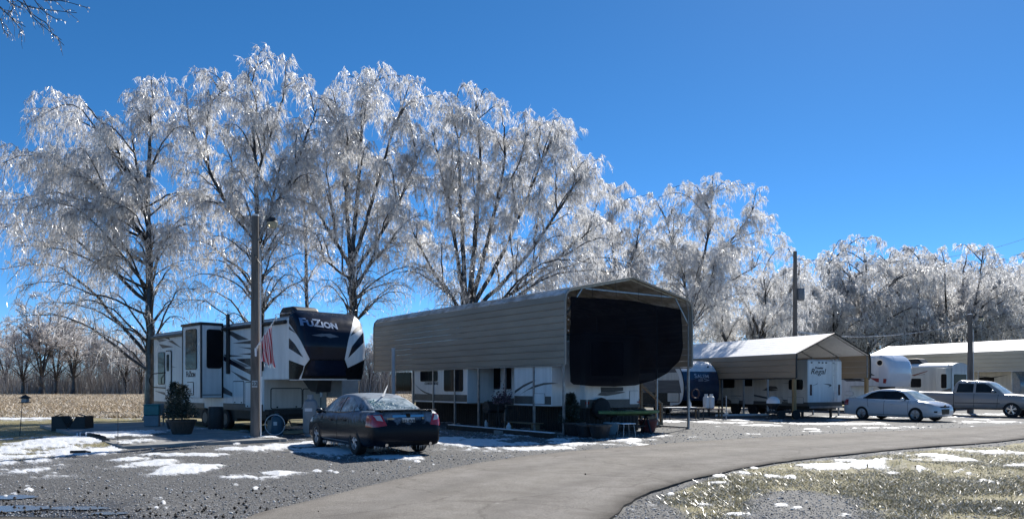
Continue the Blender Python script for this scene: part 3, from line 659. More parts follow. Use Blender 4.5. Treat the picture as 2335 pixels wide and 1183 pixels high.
px_tree("ice_tree", "tall ice coated tree forking wide above the lamp post, tallest crown of the row", 592, 36.5,
    [dict(root=1, p=[(592,900),(592,720),(590,600),(588,540)], r=(.30,.21)),
     dict(p=[(588,545),(560,505),(520,465),(478,390),(440,300),(424,250)], r=(.17,.05)), dict(p=[(590,545),(586,460),(584,380),(578,300),(584,240),(566,170)], r=(.16,.045)),
     dict(p=[(590,545),(615,490),(650,435),(672,385),(700,310),(722,250)], r=(.17,.045)), dict(p=[(586,400),(610,330),(640,240),(650,200)], r=(.09,.035)), dict(p=[(478,395),(470,300),(485,230),(520,200)], r=(.07,.03)), dict(p=[(520,465),(530,380),(500,300)], r=(.07,.03))],
    [(655,165,0,112),(640,140,1,112),(610,125,-1),(560,190,0),(520,200,1),(510,240,-1),(700,180,1,165),(690,210,-1,180),(665,190,0),(460,165,0,160),(440,175,1),(480,250,-1,170),(470,330,0,200),(440,260,1),(425,220,-1),(400,300,1),(410,400,-1),(390,450,1),(440,470,-2),
     (560,260,-2),(610,260,-2),(640,300,2),(680,300,-2),(600,330,3),(540,330,-3),(720,330,1),(730,400,-1),(700,430,2),(700,520,-2),(720,590,1),(690,640,-1),(660,560,-3),(640,480,-3),(530,440,-3),(470,540,-2),(440,600,1),(410,640,-1),(450,680,2),(500,620,-3),(540,580,-3),(560,660,-3),(640,640,-2),(680,690,1),(400,560,2),(400,700,-2)],
    102, fill=24, spread=4.0, zmin=4, group=GT)
px_tree("ice_tree", "slim straight ice coated tree standing between two big forked crowns", 699, 45,
    [dict(root=1, p=[(699,900),(699,700),(697,560),(690,430),(684,340)], r=(.19,.04))],
    [(640,420),(660,350),(690,300),(720,340),(740,420),(650,520),(745,520),(640,600),(750,600),(660,660),(740,680),(690,380)], 103, fill=8, spread=2.6, zmin=4, group=GT, density=.8)
px_tree("ice_tree", "ice coated tree with steep fan of dark limbs behind gap between the two trailers", 806, 39,
    [dict(root=1, p=[(806,900),(806,740),(804,660),(800,600)], r=(.36,.24)),
     dict(p=[(800,610),(770,560),(735,500),(705,430),(690,370)], r=(.15,.05)), dict(p=[(800,610),(790,480),(792,380),(780,300),(764,230)], r=(.16,.045)), dict(p=[(802,600),(812,480),(820,380),(826,290),(838,225),(860,180)], r=(.17,.05)),
     dict(p=[(803,610),(830,520),(860,420),(890,320),(915,250)], r=(.16,.05)), dict(p=[(805,620),(850,560),(900,480),(935,400),(965,330)], r=(.14,.05)), dict(p=[(770,560),(750,440),(740,340)], r=(.08,.03)), dict(p=[(805,660),(850,600),(905,540)], r=(.10,.04)), dict(p=[(800,640),(750,600),(715,560)], r=(.10,.04))],
    [(770,190,0),(745,215,1),(735,260,-1),(790,210,1),(720,280,1),(700,330,-1),(690,400,1),(690,470,-1),(880,160,0,150),(930,180,1,158),(960,210,-1,165),(975,260,1,185),(905,200,-1),(850,190,1),(830,240,-2),(870,260,2),(920,290,-2),(950,320,2),(985,340,-1),(980,420,1),(990,500,-1),(960,560,1),(970,620,-1),(940,660,1),
     (780,280,-3),(800,330,3),(840,340,-3),(880,380,-3),(760,360,-3),(730,420,-2),(720,540,-2),(700,600,1),(740,640,-2),(760,690,-2),(860,640,-3),(890,690,-2),(840,560,-3),(920,470,-3),(780,520,-3),(860,480,3)],
    104, fill=24, spread=4.2, zmin=4, group=GT)
px_tree("ice_tree", "broad ice coated tree with many stems spreading above the long tan carport", 1066, 41,
    [dict(root=1, p=[(1066,900),(1066,760),(1066,700)], r=(.40,.34)),
     dict(p=[(1062,710),(1045,600),(1030,500),(1010,400),(985,300)], r=(.17,.05)), dict(p=[(1062,705),(1055,560),(1050,440),(1045,330),(1030,250)], r=(.19,.05)), dict(p=[(1068,705),(1082,560),(1090,440),(1094,330),(1085,250)], r=(.21,.05)),
     dict(p=[(1070,705),(1105,580),(1130,470),(1150,370),(1150,290)], r=(.18,.05)), dict(p=[(1072,710),(1140,590),(1190,480),(1230,380),(1255,320)], r=(.17,.05)), dict(p=[(1074,715),(1170,620),(1240,530),(1300,440),(1340,390)], r=(.16,.05)), dict(p=[(1076,720),(1180,660),(1270,590),(1340,530)], r=(.14,.05)), dict(p=[(1058,720),(1010,650),(960,570),(930,500)], r=(.13,.04)), dict(p=[(1130,470),(1180,380),(1200,310)], r=(.09,.03))],
    [(1000,225,0),(970,250,1),(960,330,-1),(1030,220,-1),(1075,212,0),(1090,225,1),(1060,260,-2),(1120,225,1),(1160,245,0,225),(1190,285,-1,235),(1140,270,2),(1110,300,-2),(1010,300,2),(1040,330,-3),(1260,285,0,272),(1310,290,1,272),(1328,320,-1,278),(1290,310,-1),(1230,300,1),(1200,330,2),(1240,370,-2),(1300,370,2),(1340,380,0),(1380,372,1),(1372,420,-1,380),(1340,450,2),(1395,460,0,420),(1400,520,1),(1420,560,-1),(1440,600,1),(1400,620,-2),(1350,600,-3),(1300,620,-2),
     (1170,400,-3),(1110,400,3),(1220,450,-3),(1270,470,3),(1150,500,-3),(1080,460,-3),(990,400,-2),(950,420,1),(930,480,-1),(940,560,2),(920,620,-1),(970,640,-2),(1000,560,-3),(1030,620,-3),(1110,620,-3),(1180,560,-3),(1230,540,-3),(1290,540,-3),(1200,640,-2),(1330,500,3)],
    105, fill=26, spread=5.0, zmin=4, group=GT)
px_tree("ice_tree", "low bushy ice coated tree just behind the peak of the long tan carport", 1405, 49,
    [dict(root=1, p=[(1405,900),(1402,760),(1398,680)], r=(.26,.2)), dict(p=[(1398,690),(1370,620),(1345,560),(1330,500)], r=(.12,.04)), dict(p=[(1399,690),(1400,600),(1395,530),(1400,460)], r=(.13,.04)), dict(p=[(1400,690),(1430,620),(1450,560),(1460,500)], r=(.12,.04))],
    [(1300,520),(1290,580),(1320,640),(1310,470),(1350,440),(1380,430),(1400,440),(1430,430),(1420,470),(1460,460),(1480,480),(1490,530),(1500,580),(1480,640),(1350,500),(1390,560),(1440,560),(1340,580),(1420,620),(1370,640),(1450,690),(1300,640)], 106, fill=24, spread=4.0, zmin=3.5, group=GT, density=1.1)
px_tree("ice_tree", "ice coated tree with leaning twin stems beside the tan carport's right eave", 1580, 52,
    [dict(root=1, p=[(1568,900),(1572,760),(1575,700)], r=(.3,.22)), dict(p=[(1575,705),(1590,640),(1610,560),(1620,490),(1625,440)], r=(.16,.045)), dict(p=[(1572,700),(1560,640),(1535,560),(1520,500)], r=(.14,.04)), dict(p=[(1590,650),(1640,580),(1690,520),(1720,470)], r=(.12,.04)), dict(p=[(1580,700),(1650,650),(1720,610)], r=(.1,.035))],
    [(1500,450,0,425),(1520,440,1),(1560,430,-1),(1600,430,0),(1625,415,1),(1480,470,-1),(1460,450,1,430),(1640,430,-1),(1670,420,0),(1710,425,1,410),(1735,450,-1,415),(1730,490,1),(1770,500,0,480),(1775,540,1),(1750,580,-1),(1760,620,1),(1700,560,-2),(1650,500,-2),(1590,500,-3),(1540,500,-2),(1490,530,1),(1470,580,-1),(1490,620,1),(1540,600,-3),(1600,600,-3),(1650,620,-3),(1700,660,-2),(1620,680,-2),(1510,670,-2),(1740,680,1),(1560,560,3),(1680,600,3)], 107, fill=24, spread=4.5, zmin=4, group=GT)
px_tree("ice_tree", "small ice coated tree with dark forked trunk behind the low carport roof", 1738, 58,
    [dict(root=1, p=[(1735,900),(1735,800),(1735,765)], r=(.32,.26)), dict(p=[(1735,770),(1710,710),(1680,660),(1660,610)], r=(.15,.04)), dict(p=[(1735,770),(1745,690),(1740,620)], r=(.15,.04)), dict(p=[(1736,765),(1770,715),(1800,670),(1825,620)], r=(.14,.04)), dict(p=[(1640,860),(1655,780),(1620,700),(1600,660)], r=(.16,.05))],
    [(1640,600),(1670,580),(1700,570),(1740,560),(1770,570),(1800,570),(1830,590),(1850,630),(1840,690),(1620,650),(1610,710),(1650,700),(1700,680),(1780,640),(1800,720),(1690,620),(1600,740),(1820,740)], 108, fill=22, spread=4.2, zmin=3, group=GT)

# the far row on the right: three kinds of crown, each copied and turned
def round_tree(name, label, seed, H, R, stems=4, nl=46, **kw):
    g = np.random.default_rng(seed); trunk = [([np.array((0,0,-.2)), np.array((0,0,1.2)), np.array((g.normal(0,.1), g.normal(0,.1), 2.6))], (.34,.26))]; allp = []
    for k in range(stems):
        th = 2*np.pi*k/stems+g.uniform(-.4, .4); q = R*g.uniform(.25, .5)
        P = [np.array((0,0,2.3)), np.array((q*.35*math.cos(th), q*.35*math.sin(th), H*.38)), np.array((q*.8*math.cos(th), q*.8*math.sin(th), H*.62)), np.array((q*math.cos(th), q*math.sin(th), H*.85))]
        trunk.append((P, (.15,.04))); allp.append(np.array(catmull(P, 6)))
    allp = np.concatenate(allp); limbs = []
    for k in range(nl):
        u = g.uniform(-.85, 1); th = g.uniform(0, 6.283); rr = math.sqrt(max(0.05, 1-u*u))*R*g.uniform(.72, 1.1); z = H*.56+u*H*.42
        e = np.array((rr*math.cos(th), rr*math.sin(th), z)); d = np.linalg.norm(allp[:, :2]-e[:2], axis=1); a = allp[np.argmin(np.abs(allp[:, 2]-(z-.5*d))+.35*d)]
        limbs.append((a, e, z+g.uniform(.2, .9), .03+.010*np.linalg.norm(e-a)))
    return build_tree(name, label, (0,0,0), trunk, limbs, seed, **kw)
GR = "ice coated trees in the far row"
kinds = [round_tree("ice_tree", "x", 201, 13.5, 5.9, 4, 64, density=.90, scale_tw=1.5, hangl=(.15,.5)), round_tree("ice_tree", "x", 202, 12.5, 5.4, 3, 58, density=.90, scale_tw=1.5, hangl=(.15,.5)), round_tree("ice_tree", "x", 203, 14.0, 5.2, 5, 60, density=.90, scale_tw=1.5, hangl=(.15,.5))]
row = [(1862,62,0,20,.98,.86,"ice coated tree just right of the utility pole with thin spike of twigs above it"),(1968,64,1,140,1.15,1.06,"tallest round ice coated tree of the far row, above the low carport peak"),(2072,66,2,200,.98,.93,"ice coated tree of the far row above the white trailer with red stripe"),
       (2172,66,0,300,1.02,.98,"ice coated tree of the far row left of the farther lamp post"),(2262,69,1,75,1.05,1.02,"ice coated tree of the far row right of the farther lamp post"),(2345,72,2,10,1.05,.96,"ice coated tree of the far row at the right border"),
       (1800,70,2,250,.95,.86,"ice coated tree seen through behind the utility pole"),(2020,78,0,180,1.05,1.02,"farther ice coated tree filling the gap behind the low carport peak"),(2120,80,1,330,1.2,1.02,"farther ice coated tree filling the gap behind the long pale carport roof"),(2225,82,0,120,1.15,1.08,"farther ice coated tree directly behind the farther lamp post"),
       (2310,84,1,200,1.2,1.12,"farther ice coated tree behind the right end of the pale carport"),(1910,80,1,40,1.1,1.02,"farther ice coated tree between the utility pole and the tallest round crown"),(1500,66,2,60,1.0,.98,"ice coated tree filling the gap behind the leaning twin stems"),(1290,58,1,222,.9,.82,"low ice coated tree behind the spread of the broad many stemmed tree"),(1690,72,0,15,.95,.9,"ice coated tree behind the small dark forked trunk")]
seen = set()
for px, Y, k, rz, sxy, sz, lab in row:
    o = kinds[k] if k not in seen else copy_tree(kinds[k]); seen.add(k)
    kf = 1.34 if px > 1850 else 1.1
    Y *= kf; sxy *= kf*1.04; sz *= kf*1.05
    o.location = ((px-1167.5)/FPX*Y, Y, 0); o.rotation_euler.z = rad(rz); o.scale = (sxy, sxy, sz); tag(o, lab, "tree", GR)

for k, (x_, y_, s_, nm_) in enumerate(((-35,33,1.,"nearest"),(-40,43,1.1,"second"),(-49,38,1.,"third"),(-47,52,1.1,"fourth"),(-37,24,.95,"last"))):
    o = copy_tree(kinds[k % 3]); o.location = (x_, y_, 0); o.rotation_euler.z = k*1.3; o.scale = (s_, s_, s_); tag(o, "%s ice coated tree standing beyond the left border, mirrored in trailer windows" % nm_, "tree", "ice coated trees beyond the left border")
# the wood beyond the field
def bare_tree(name, seed, H, R):
    return round_tree(name, "x", seed, H, R, 5, 34, density=.66, tips=.55, scale_tw=2.6, ice=ICEFAR, hangl=(.3,.9), bare=True)
fk = [bare_tree("bare_tree", 301, 14.5, 5.2), bare_tree("bare_tree", 302, 13.0, 4.2), bare_tree("bare_tree", 303, 15.5, 6.0)]
spots = [(-40,0,1.),(14,1,.98),(52,2,.95),(95,0,1.05),(128,2,1.0),(168,1,1.0),(205,0,1.0),(242,2,.92),(285,1,1.05),(322,0,.95),(-85,2,1.),(372,1,1.),(845,1,.9),(-130,0,1.),(430,2,.95),(880,0,.9)]
nm = ["first","second","third","fourth","fifth","sixth","seventh","eighth","ninth","tenth","eleventh","twelfth","thirteenth","fourteenth"]
order = sorted(s[0] for s in spots if s[0] > 0 and s[0] < 340); seen = set(); g = np.random.default_rng(9)
for px, k, s in spots:
    Y = g.uniform(136, 160); o = fk[k] if k not in seen else copy_tree(fk[k]); seen.add(k)
    o.location = ((px-1167.5)/FPX*Y, Y, 0); o.rotation_euler.z = g.uniform(0, 6.28); s *= g.uniform(.85, 1.15); o.scale = (s*1.05, s*1.05, s*g.uniform(.9, 1.1))
    lab = ("%s bare grey tree from the left border in the wood beyond the field" % nm[order.index(px)]) if px in order else ("bare grey tree of the far wood seen in the gap between trailer and carport" if px == 845 else "bare grey tree of the far wood just right of the trailer gap" if px == 880 else ("bare grey tree of the far wood behind the tall single trunk" if px == 372 else "bare grey tree of the far wood behind the slide out room") if px > 340 else {-40: "bare grey tree of the far wood cut by the left border", -85: "bare grey tree of the far wood just beyond the left border", -130: "outermost bare grey tree of the far wood beyond the left border"}[px])
    tag(o, lab, "tree", "bare trees beyond the field")
n = 64000; x = g.uniform(-135, 60, n); y = g.uniform(146, 172, n); h = g.uniform(.1, 1., n)**1.6*13*(.25+1.3*fbm(x, y*0, .22)); V, F = blades(x, y, np.zeros(n), h, g.uniform(.03, .10, n), g.uniform(.02, .45, n), 33)
BRUSH = island_mat("brush", ((0, (.16,.14,.13)), (.5, (.34,.31,.29)), (1, (.62,.60,.59))), .6, .4)
tag(meshobj("undergrowth", np_mesh("undergrowth", V, F), BRUSH), "grey tangle of brush along the foot of the far wood", "undergrowth", kind="stuff")

# overhanging bough of a tree whose trunk stands outside the picture, top left corner
g = np.random.default_rng(44); root_b = (-9.6, 10.8, 0)
tl = lambda px, py, Y: np.array(((px-1167.5)/FPX*Y-root_b[0], Y-root_b[1], EYE+(HOR-py)/FPX*Y))
limbs = [(np.array((.1,0,5.2)), tl(30,-120,9.5), 8.2, .06), (np.array((.1,0,5.6)), tl(-60,-60,9.8), 8.0, .055), (np.array((0,0,6)), np.array((-2,1,9.)), 9.4, .06), (np.array((0,0,6)), np.array((-1.5,-2,8.6)), 9.2, .06)]
root = thing("overhanging_tree", "thin icy twigs hanging into the top left corner of the sky", "tree", root_b)
L1 = np.stack([limb_curve(a, e, z, 11, g) for a, e, z, r in limbs]); R1 = np.array([np.linspace(r, r*.2, 11) for *_, r in limbs])
V, F = joinm([tube_batch(np.array([[(0,0,-.2),(0,.05,2.5),(.05,0,5.),(0,0,6.6)]]), np.array([[.3,.24,.18,.1]]), 10), tube_batch(L1, R1, 6)]); meshobj("trunk", np_mesh("trunk", V, F, True), BARK, root)
tw = [[(-30,-40),(55,10),(85,20),(175,30)],[(-20,-60),(90,-2),(140,2),(198,18)],[(-60,-60),(40,0),(80,45),(140,92)],[(40,-30),(70,30),(105,52),(118,75),(146,104)],[(-60,-20),(0,18),(30,45),(58,62)],[(-40,-20),(10,25),(40,58),(52,75)],[(-30,10),(0,42),(8,70),(18,80)],[(20,-40),(30,10),(24,30)],[(60,-30),(95,22),(135,48)],[(-10,-30),(20,5),(44,18)]]
P = []
for w in tw:
    c = np.array(catmull([np.array(tl(a, b, 9.6+.1*len(P))) for a, b in w], 4)); P.append(resample3 if False else np.stack([np.interp(np.linspace(0, 1, 9), np.linspace(0, 1, len(c)), c[:, j]) for j in range(3)], -1))
L2 = np.stack(P); L3, l3, _, _ = children(L2, 7, .22, g, .3, .8, 0, .4, 5, .3)
V, F = joinm([tube_batch(L2, np.repeat(np.linspace(.008, .004, 9)[None], len(L2), 0), 5), tube_batch(L3, np.repeat(np.linspace(.004, .002, 5)[None], len(L3), 0), 4)]); tag(meshobj("twigs", np_mesh("twigs", V, F, True), BARK, root), kind="stuff")
V, F = joinm([slivers(L3, 2, g, .02, .07, .012, .9), slivers(L2, 6, g, .02, .08, .012, .9)]); tag(meshobj("icicles", np_mesh("icicles", V, F), ICE, root), kind="stuff")

print("TREES", sum(v[3] for v in STAT.values()), list(STAT.values()))
# ------------------------------------------------------------------ shared paints
WHITE = pm("trailer white", (.74,.74,.73), .36, var=.10, scale=1.6, coat=.2, stretch=(2.5,2.5,.3))
CREAM = pm("trailer cream", (.60,.57,.51), .42, var=.11, scale=1.6, coat=.1, stretch=(2.5,2.5,.3))
BLACK = pm("black gelcoat", (.010,.010,.011), .28, var=.3, scale=1.5, coat=.03, spec=.12)
NAVY = pm("navy gelcoat", (.008,.013,.028), .22, var=.3, scale=1.2, coat=.06, spec=.2)
DGREY = pm("dark grey vinyl", (.055,.06,.068), .4, var=.25, scale=2)
MGREY = pm("mid grey vinyl", (.16,.17,.185), .4, var=.2, scale=2)
TAUPE = pm("taupe vinyl", (.10,.095,.085), .5, var=.2, scale=2)
RUBBER = pm("black rubber", (.014,.014,.015), .75, var=.3, scale=8, bmp=.2)
STEELB = pm("black painted steel", (.016,.016,.018), .5, var=.35, scale=4, bmp=.1)
GALV = pm("galvanised steel", (.34,.35,.36), .42, .75, var=.2, scale=5)
ALU = pm("bare aluminium", (.62,.63,.64), .3, .9, var=.1, scale=6)
TAN = pm("tan sheet metal", (.345,.28,.215), .5, .0, var=.16, scale=.9, stretch=(1,.25,1))
TAN2 = pm("brown sheet metal", (.38,.275,.18), .5, .0, var=.16, scale=.9, stretch=(1,.25,1))
PALE = pm("pale sheet metal", (.52,.47,.37), .5, .0, var=.12, scale=.8, stretch=(1,.25,1))
FROSTROOF = pm("snow dusted roof metal", (.90,.90,.90), .6, var=.06, scale=3, bmp=.5, bscale=30)
ROOFT = iced("iced tan roof metal", (.26,.24,.21), (.62,.63,.65), .4, .50, 2.)
GLASS = glass("dark window glass", spec=.03); GLASSB = glass("window glass with branches reflected", (.05,.055,.045), .05)
WOOD = pm("weathered timber", (.22,.16,.10), .75, var=.3, scale=3, bmp=.3, stretch=(1,1,6))
LUMBER = pm("treated lumber", (.34,.22,.10), .7, var=.2, scale=3, bmp=.2, stretch=(6,6,.6))
DWOOD = pm("dark skirting boards", (.03,.027,.025), .8, var=.4, scale=3, bmp=.3, stretch=(6,6,1))
RED = pm("red vinyl", (.30,.02,.03), .4, var=.15); RUST = pm("rust brown vinyl", (.20,.07,.04), .45, var=.2)
SILVER = pm("silver lettering", (.50,.54,.60), .3, .3, var=.12, scale=3); BLUEL = pm("pale blue lettering", (.16,.26,.42), .35, .2, var=.12)
DARKL = pm("dark lettering", (.03,.035,.04), .5, var=.2)
def Z1(px0, py0, k): return lambda pts: [(px0+a/k, py0+b/k) for a, b in pts]
def rvwin(root, pl, a0, a1, z0, z1, r=.09, mat=None, split=False, fw=.035):
    o = MB().prism(rrect(a0, a1, z0, z1, r), pl, -.004, .022).build("window", BLACK, root)
    lo, hi = min(a0, a1), max(a0, a1)
    cells = [(lo+fw, hi-fw)] if not split else [(lo+fw, (lo+hi)/2-fw/2), ((lo+hi)/2+fw/2, hi-fw)]
    for c0, c1 in cells: MB().prism(rrect(c0, c1, z0+fw, z1-fw, r*.8), pl, .018, .027).build("pane", mat or GLASS, o)
    return o
def win_px(root, fr, pl, getter, p0, p1, **kw):
    a0, z0 = getter(*p0); a1, z1 = getter(*p1); return rvwin(root, pl, a0, a1, min(z0, z1), max(z0, z1), **kw)
def decal(root, pts, getter, pl, mat, name="stripe", d=.005):
    return MB().prism([getter(*q) for q in pts], pl, -.001, d).build(name, mat, root)
def hatch(root, pl, a0, a1, z0, z1, mat, frame=BLACK, r=.05, fw=.03, knob=True):
    f = MB().prism(rrect(a0, a1, z0, z1, r), pl, -.003, .012).build("compartment_door", frame, root); lo, hi = min(a0, a1), max(a0, a1)
    MB().prism(rrect(lo+fw, hi-fw, min(z0, z1)+fw, max(z0, z1)-fw, r*.7), pl, .01, .02).build("door_panel", mat, f)
    if knob:
        for a in (lo+(hi-lo)*.2, lo+(hi-lo)*.8): MB().prism(rrect(a-.03, a+.03, min(z0, z1)+.05, min(z0, z1)+.10, .01), pl, .018, .032).build("latch", BLACK, f)
    return f
def cap_mesh(root, W, zb, zt, y1, D, mat, pw=.42, n=44, nz=22, name="front_cap"):
    """Moulded nose: plan outline a rounded box whose depth D(z) swells and falls away towards the roof."""
    V = []; zs = [zb+(zt-zb)*(1-(1-j/nz)**1.35) for j in range(nz+1)]
    for j, z in enumerate(zs):
        u = (z-zb)/(zt-zb); d = np.interp(u, *D); sh = 1-.10*max(0, (u-.88)/.12)**2
        for i in range(n+1):
            a = math.pi*i/n; c, s = math.cos(a), math.sin(a)
            V.append((W/2-(W/2)*sh*math.copysign(abs(c)**pw, c), y1-d*abs(s)**pw, z))
    Fq = [(j*(n+1)+i, j*(n+1)+i+1, (j+1)*(n+1)+i+1, (j+1)*(n+1)+i) for j in range(nz) for i in range(n)]
    Fq += [tuple(range(n+1)), tuple(reversed(range(nz*(n+1), (nz+1)*(n+1)))), tuple(j*(n+1) for j in range(nz, -1, -1))+tuple(j*(n+1)+n for j in range(nz+1))]
    b = MB(); b.add(V, Fq); return b.build(name, mat, root, smooth=True, sharp=50)
def smallcaps(spec, mat, root, org, ax, up, gap=.02, **kw):
    ax = Vector(ax); up = Vector(up); ws = []
    for t, s in spec:
        me = text_mesh(t, s, 0, 0, sx=kw.get('sx', 1.)); xs = [v.co.x for v in me.vertices]; ws.append(max(xs)-min(xs)); bpy.data.meshes.remove(me)
    x = -(sum(ws)+gap*(len(ws)-1))/2; big = max(s for _, s in spec)
    for (t, s), w in zip(spec, ws):
        text_on(t, s, mat, root, Vector(org)+ax*(x+w/2)+up*(s-big)*.36, ax, up, **kw); x += w+gap
def wheel(root, c, r, w, axis='x', rim=ALU, name="wheel", spokes=0, caps=True):
    o = MB().lathe([(r*.62,-w/2),(r*.93,-w/2),(r,-w*.36),(r,w*.36),(r*.93,w/2),(r*.62,w/2)], c, 28, axis, caps).build(name, RUBBER, root, smooth=True)
    return o

# ------------------------------------------------------------------ the big black and white fifth wheel trailer
F1 = Fr(-6.95, 24.5, 45); TW = 2.55
fz = F1.thing("travel_trailer", "long black and white fifth wheel trailer with big dark nose behind the lamp post", "trailer")
MB().prism([(.72,1.85),(2.6,1.85),(2.6,.74),(13.2,.74),(13.2,3.93),(.72,3.93)], lambda a, b, d: (d, a, b), 0, TW).build("body", WHITE, fz, bevel=.04)
MB().box(.05, TW-.05, .55, 13.15, 3.922, 3.99).build("roof", pm("roof membrane", (.42,.43,.44), .7, var=.2, bmp=.2), fz, bevel=.03)
MB().box(.15, TW-.15, 2.7, 13.0, .42, .745).build("chassis", STEELB, fz)
cap = cap_mesh(fz, TW+.02, 1.83, 4.17, .74, ([0,.12,.3,.5,.7,.85,.95,1], [.72,.86,.98,1.03,.93,.70,.42,.2]), WHITE)
cap.location.x = -.01
bmc = bm_of(cap); bmc.transform(Matrix.Translation((-.01,0,0))); z2 = Z1(580, 660, 3.4786); facing = lambda f: f.normal.y < .15 or f.normal.z > .3
def capdecal(pts, mat, name="nose_panel", off=.006): cut_patch(bmc, px_planes(F1, z2(pts)), lambda f: f.normal.y < -.02 or f.normal.x < -.3 or f.normal.x > .3, off, name, mat, fz)
capdecal([(165,120),(800,172),(772,300),(300,300)], NAVY); capdecal([(300,299.8),(772,299.8),(745,400),(365,400)], NAVY); capdecal([(365,399.8),(745,399.8),(716,552),(440,552)], NAVY)
capdecal([(440,552),(716,552),(738,615),(735,705),(372,705),(400,605)], BLACK, off=.010)
capdecal([(452,560),(704,560),(722,615),(724,682),(392,682),(420,615)], NAVY, off=.016)
capdecal([(178,522),(402,606),(386,640),(372,712),(150,712)], BLACK); capdecal([(738,622),(885,550),(885,712),(734,712)], BLACK)
capdecal([(175,212),(235,250),(332,348),(192,264)], DGREY, "nose_stripe", .008); capdecal([(162,305),(242,350),(320,430),(388,537),(280,468),(178,388)], NAVY, "nose_stripe", .008)
capdecal([(848,258),(848,312),(762,368),(790,320)], DGREY, "nose_stripe", .008); capdecal([(862,340),(866,420),(744,542),(775,450)], NAVY, "nose_stripe", .008)
capdecal([(452,362),(540,349),(600,364),(530,374)], MGREY, "nose_emblem", .012); capdecal([(520,352),(600,350),(670,375),(600,384)], MGREY, "nose_emblem", .013)
bv = BVHTree.FromBMesh(bmc); bmc.free()
cx, cz = F1.front(*z2([(540,268)])[0], -.2)
smallcaps([("F",.36),("U",.27),("Z",.36),("ION",.27)], BLUEL, fz, (cx, -.3, cz), (1,0,-.055), (.055,0,1), .025, bvh=bv, castdir=(0,1,0), lift=.02, offset=.012, sx=1.2)
MB().box(.0, .03, .70, .76, 1.86, 3.85).build("seam_trim", BLACK, fz)
# slide-out room
s0 = lambda p, q: F1.side(p, q, 0.); yE = s0(509, 850)[0]; SD = .86; y2 = F1.side(416, 850, -SD)[0]; zlo = F1.front(480, 907, yE)[1]; zhi = F1.front(480, 741, yE)[1]
MB().box(-SD, .02, yE, y2, zlo, zhi).build("slide_out", WHITE, fz, bevel=.03); 
sl_ = MB().box(-SD-.06, .0, yE-.05, y2+.05, zhi+.003, zhi+.10).build("slide_awning", STEELB, fz, bevel=.03)
MB().box(-SD-.012, -SD+.05, yE-.012, yE+.05, zlo, zhi-.004).build("corner_trim", DGREY, fz); MB().box(-.06, .012, yE-.014, yE+.03, zlo, zhi-.004).build("corner_trim", BLACK, fz)
MB().box(-SD-.012, -SD+.05, y2-.06, y2+.012, zlo, zhi-.004).build("corner_trim", BLACK, fz)
sS = lambda p, q: F1.side(p, q, -SD); sE = lambda p, q: F1.front(p, q, yE)
win_px(fz, F1, SIDE(-SD), sS, (424,752), (449,842), mat=GLASSB); win_px(fz, F1, FRONT(yE), sE, (471,750), (505,840))
MB().box(-SD+.06, -.08, yE-.008, yE+.01, zlo+.1, zlo+.14).build("moulding", MGREY, fz)
a, z = sS(435, 853); smallcaps([("F",.30),("U",.22),("Z",.30),("ION",.22)], DARKL, fz, (-SD-.004, a, z), (0,-1,0), (0,0,1), .015, offset=.008)
a0, z0 = sS(427, 870); a1, z1 = sS(442, 905); hatch(fz, SIDE(-SD), a0, a1, zlo+.1, z0, WHITE)
# rear part of the wall: door, window, grab rail, stripes
W0 = SIDE(0.); win_px(fz, F1, W0, s0, (361,803), (376,876), mat=GLASSB)
a0, z0 = s0(379, 799); a1, z1 = s0(392, 908); dr = MB().prism(rrect(a0, a1, z1, z0, .10), W0, -.002, .03).build("door", BLACK, fz)
lo, hi = min(a0,a1), max(a0,a1); MB().prism(rrect(lo+.05, hi-.05, z1+.05, z0-.05, .08), W0, .028, .04).build("door_panel", WHITE, dr)
b0, q0 = s0(382, 808); b1, q1 = s0(388, 846); MB().prism(rrect(b0, b1, q1, q0, .06), W0, .038, .046).build("pane", GLASS, dr)
gr = [s0(*q) for q in ((380,849),(364,852),(356,862),(356,872),(362,882),(378,884))]; MB().tube([(-.28 if 0 < i < 5 else -.02, a, z) for i, (a, z) in enumerate(gr)], .022, 8).build("grab_rail", BLACK, fz, smooth=True)
z3 = Z1(340, 740, 4.223)
for pts, mt in (([(95,185),(240,212),(130,228)], DGREY), ([(62,128),(175,150),(100,168)], MGREY), ([(112,110),(185,110),(205,150)], DGREY), ([(185,158),(222,150),(315,226)], DGREY), ([(225,556),(360,580),(280,592)], DGREY), ([(205,395),(268,412),(215,405)], DGREY),
                ([(52,635),(160,680),(150,650)], DGREY), ([(722,62),(800,66),(960,142),(860,150)], DGREY), ([(805,178),(990,150),(990,186)], DGREY), ([(860,214),(990,222),(990,240)], DGREY), ([(865,280),(990,272),(990,292)], NAVY), ([(718,286),(912,300),(740,312)], DGREY),
                ([(718,300),(760,318),(990,452),(990,486),(718,346)], NAVY), ([(840,330),(990,322),(990,408)], NAVY), ([(785,322),(985,406),(900,411)], MGREY), ([(915,420),(1090,420),(1090,500),(990,450)], MGREY), ([(785,440),(935,515),(990,548),(900,530)], DGREY), ([(708,592),(802,655),(802,690),(708,656)], DGREY), ([(890,0),(985,0),(985,14)], DGREY)):
    decal(fz, z3(pts), s0, W0, mt)
for (p0, p1) in (((532,868),(557,922)), ((560,870),(590,931))):
    a0, z0 = s0(*p0); a1, z1 = s0(*p1); hatch(fz, W0, a0, a1, z1, z0, WHITE)
for px in (523,):                                   # folded awning arm and awning roll under the roof edge
    a0, z0 = s0(px, 716); a1, z1 = s0(px, 852); MB().box(-.10, -.01, a0-.09, a0+.09, z1, z0).build("awning_arm", STEELB, fz, bevel=.02)
a0, z0 = s0(600, 716); MB().box(-.10, -.01, a0-.06, a0+.06, z0-2.0, z0).build("awning_arm", STEELB, fz, bevel=.02)
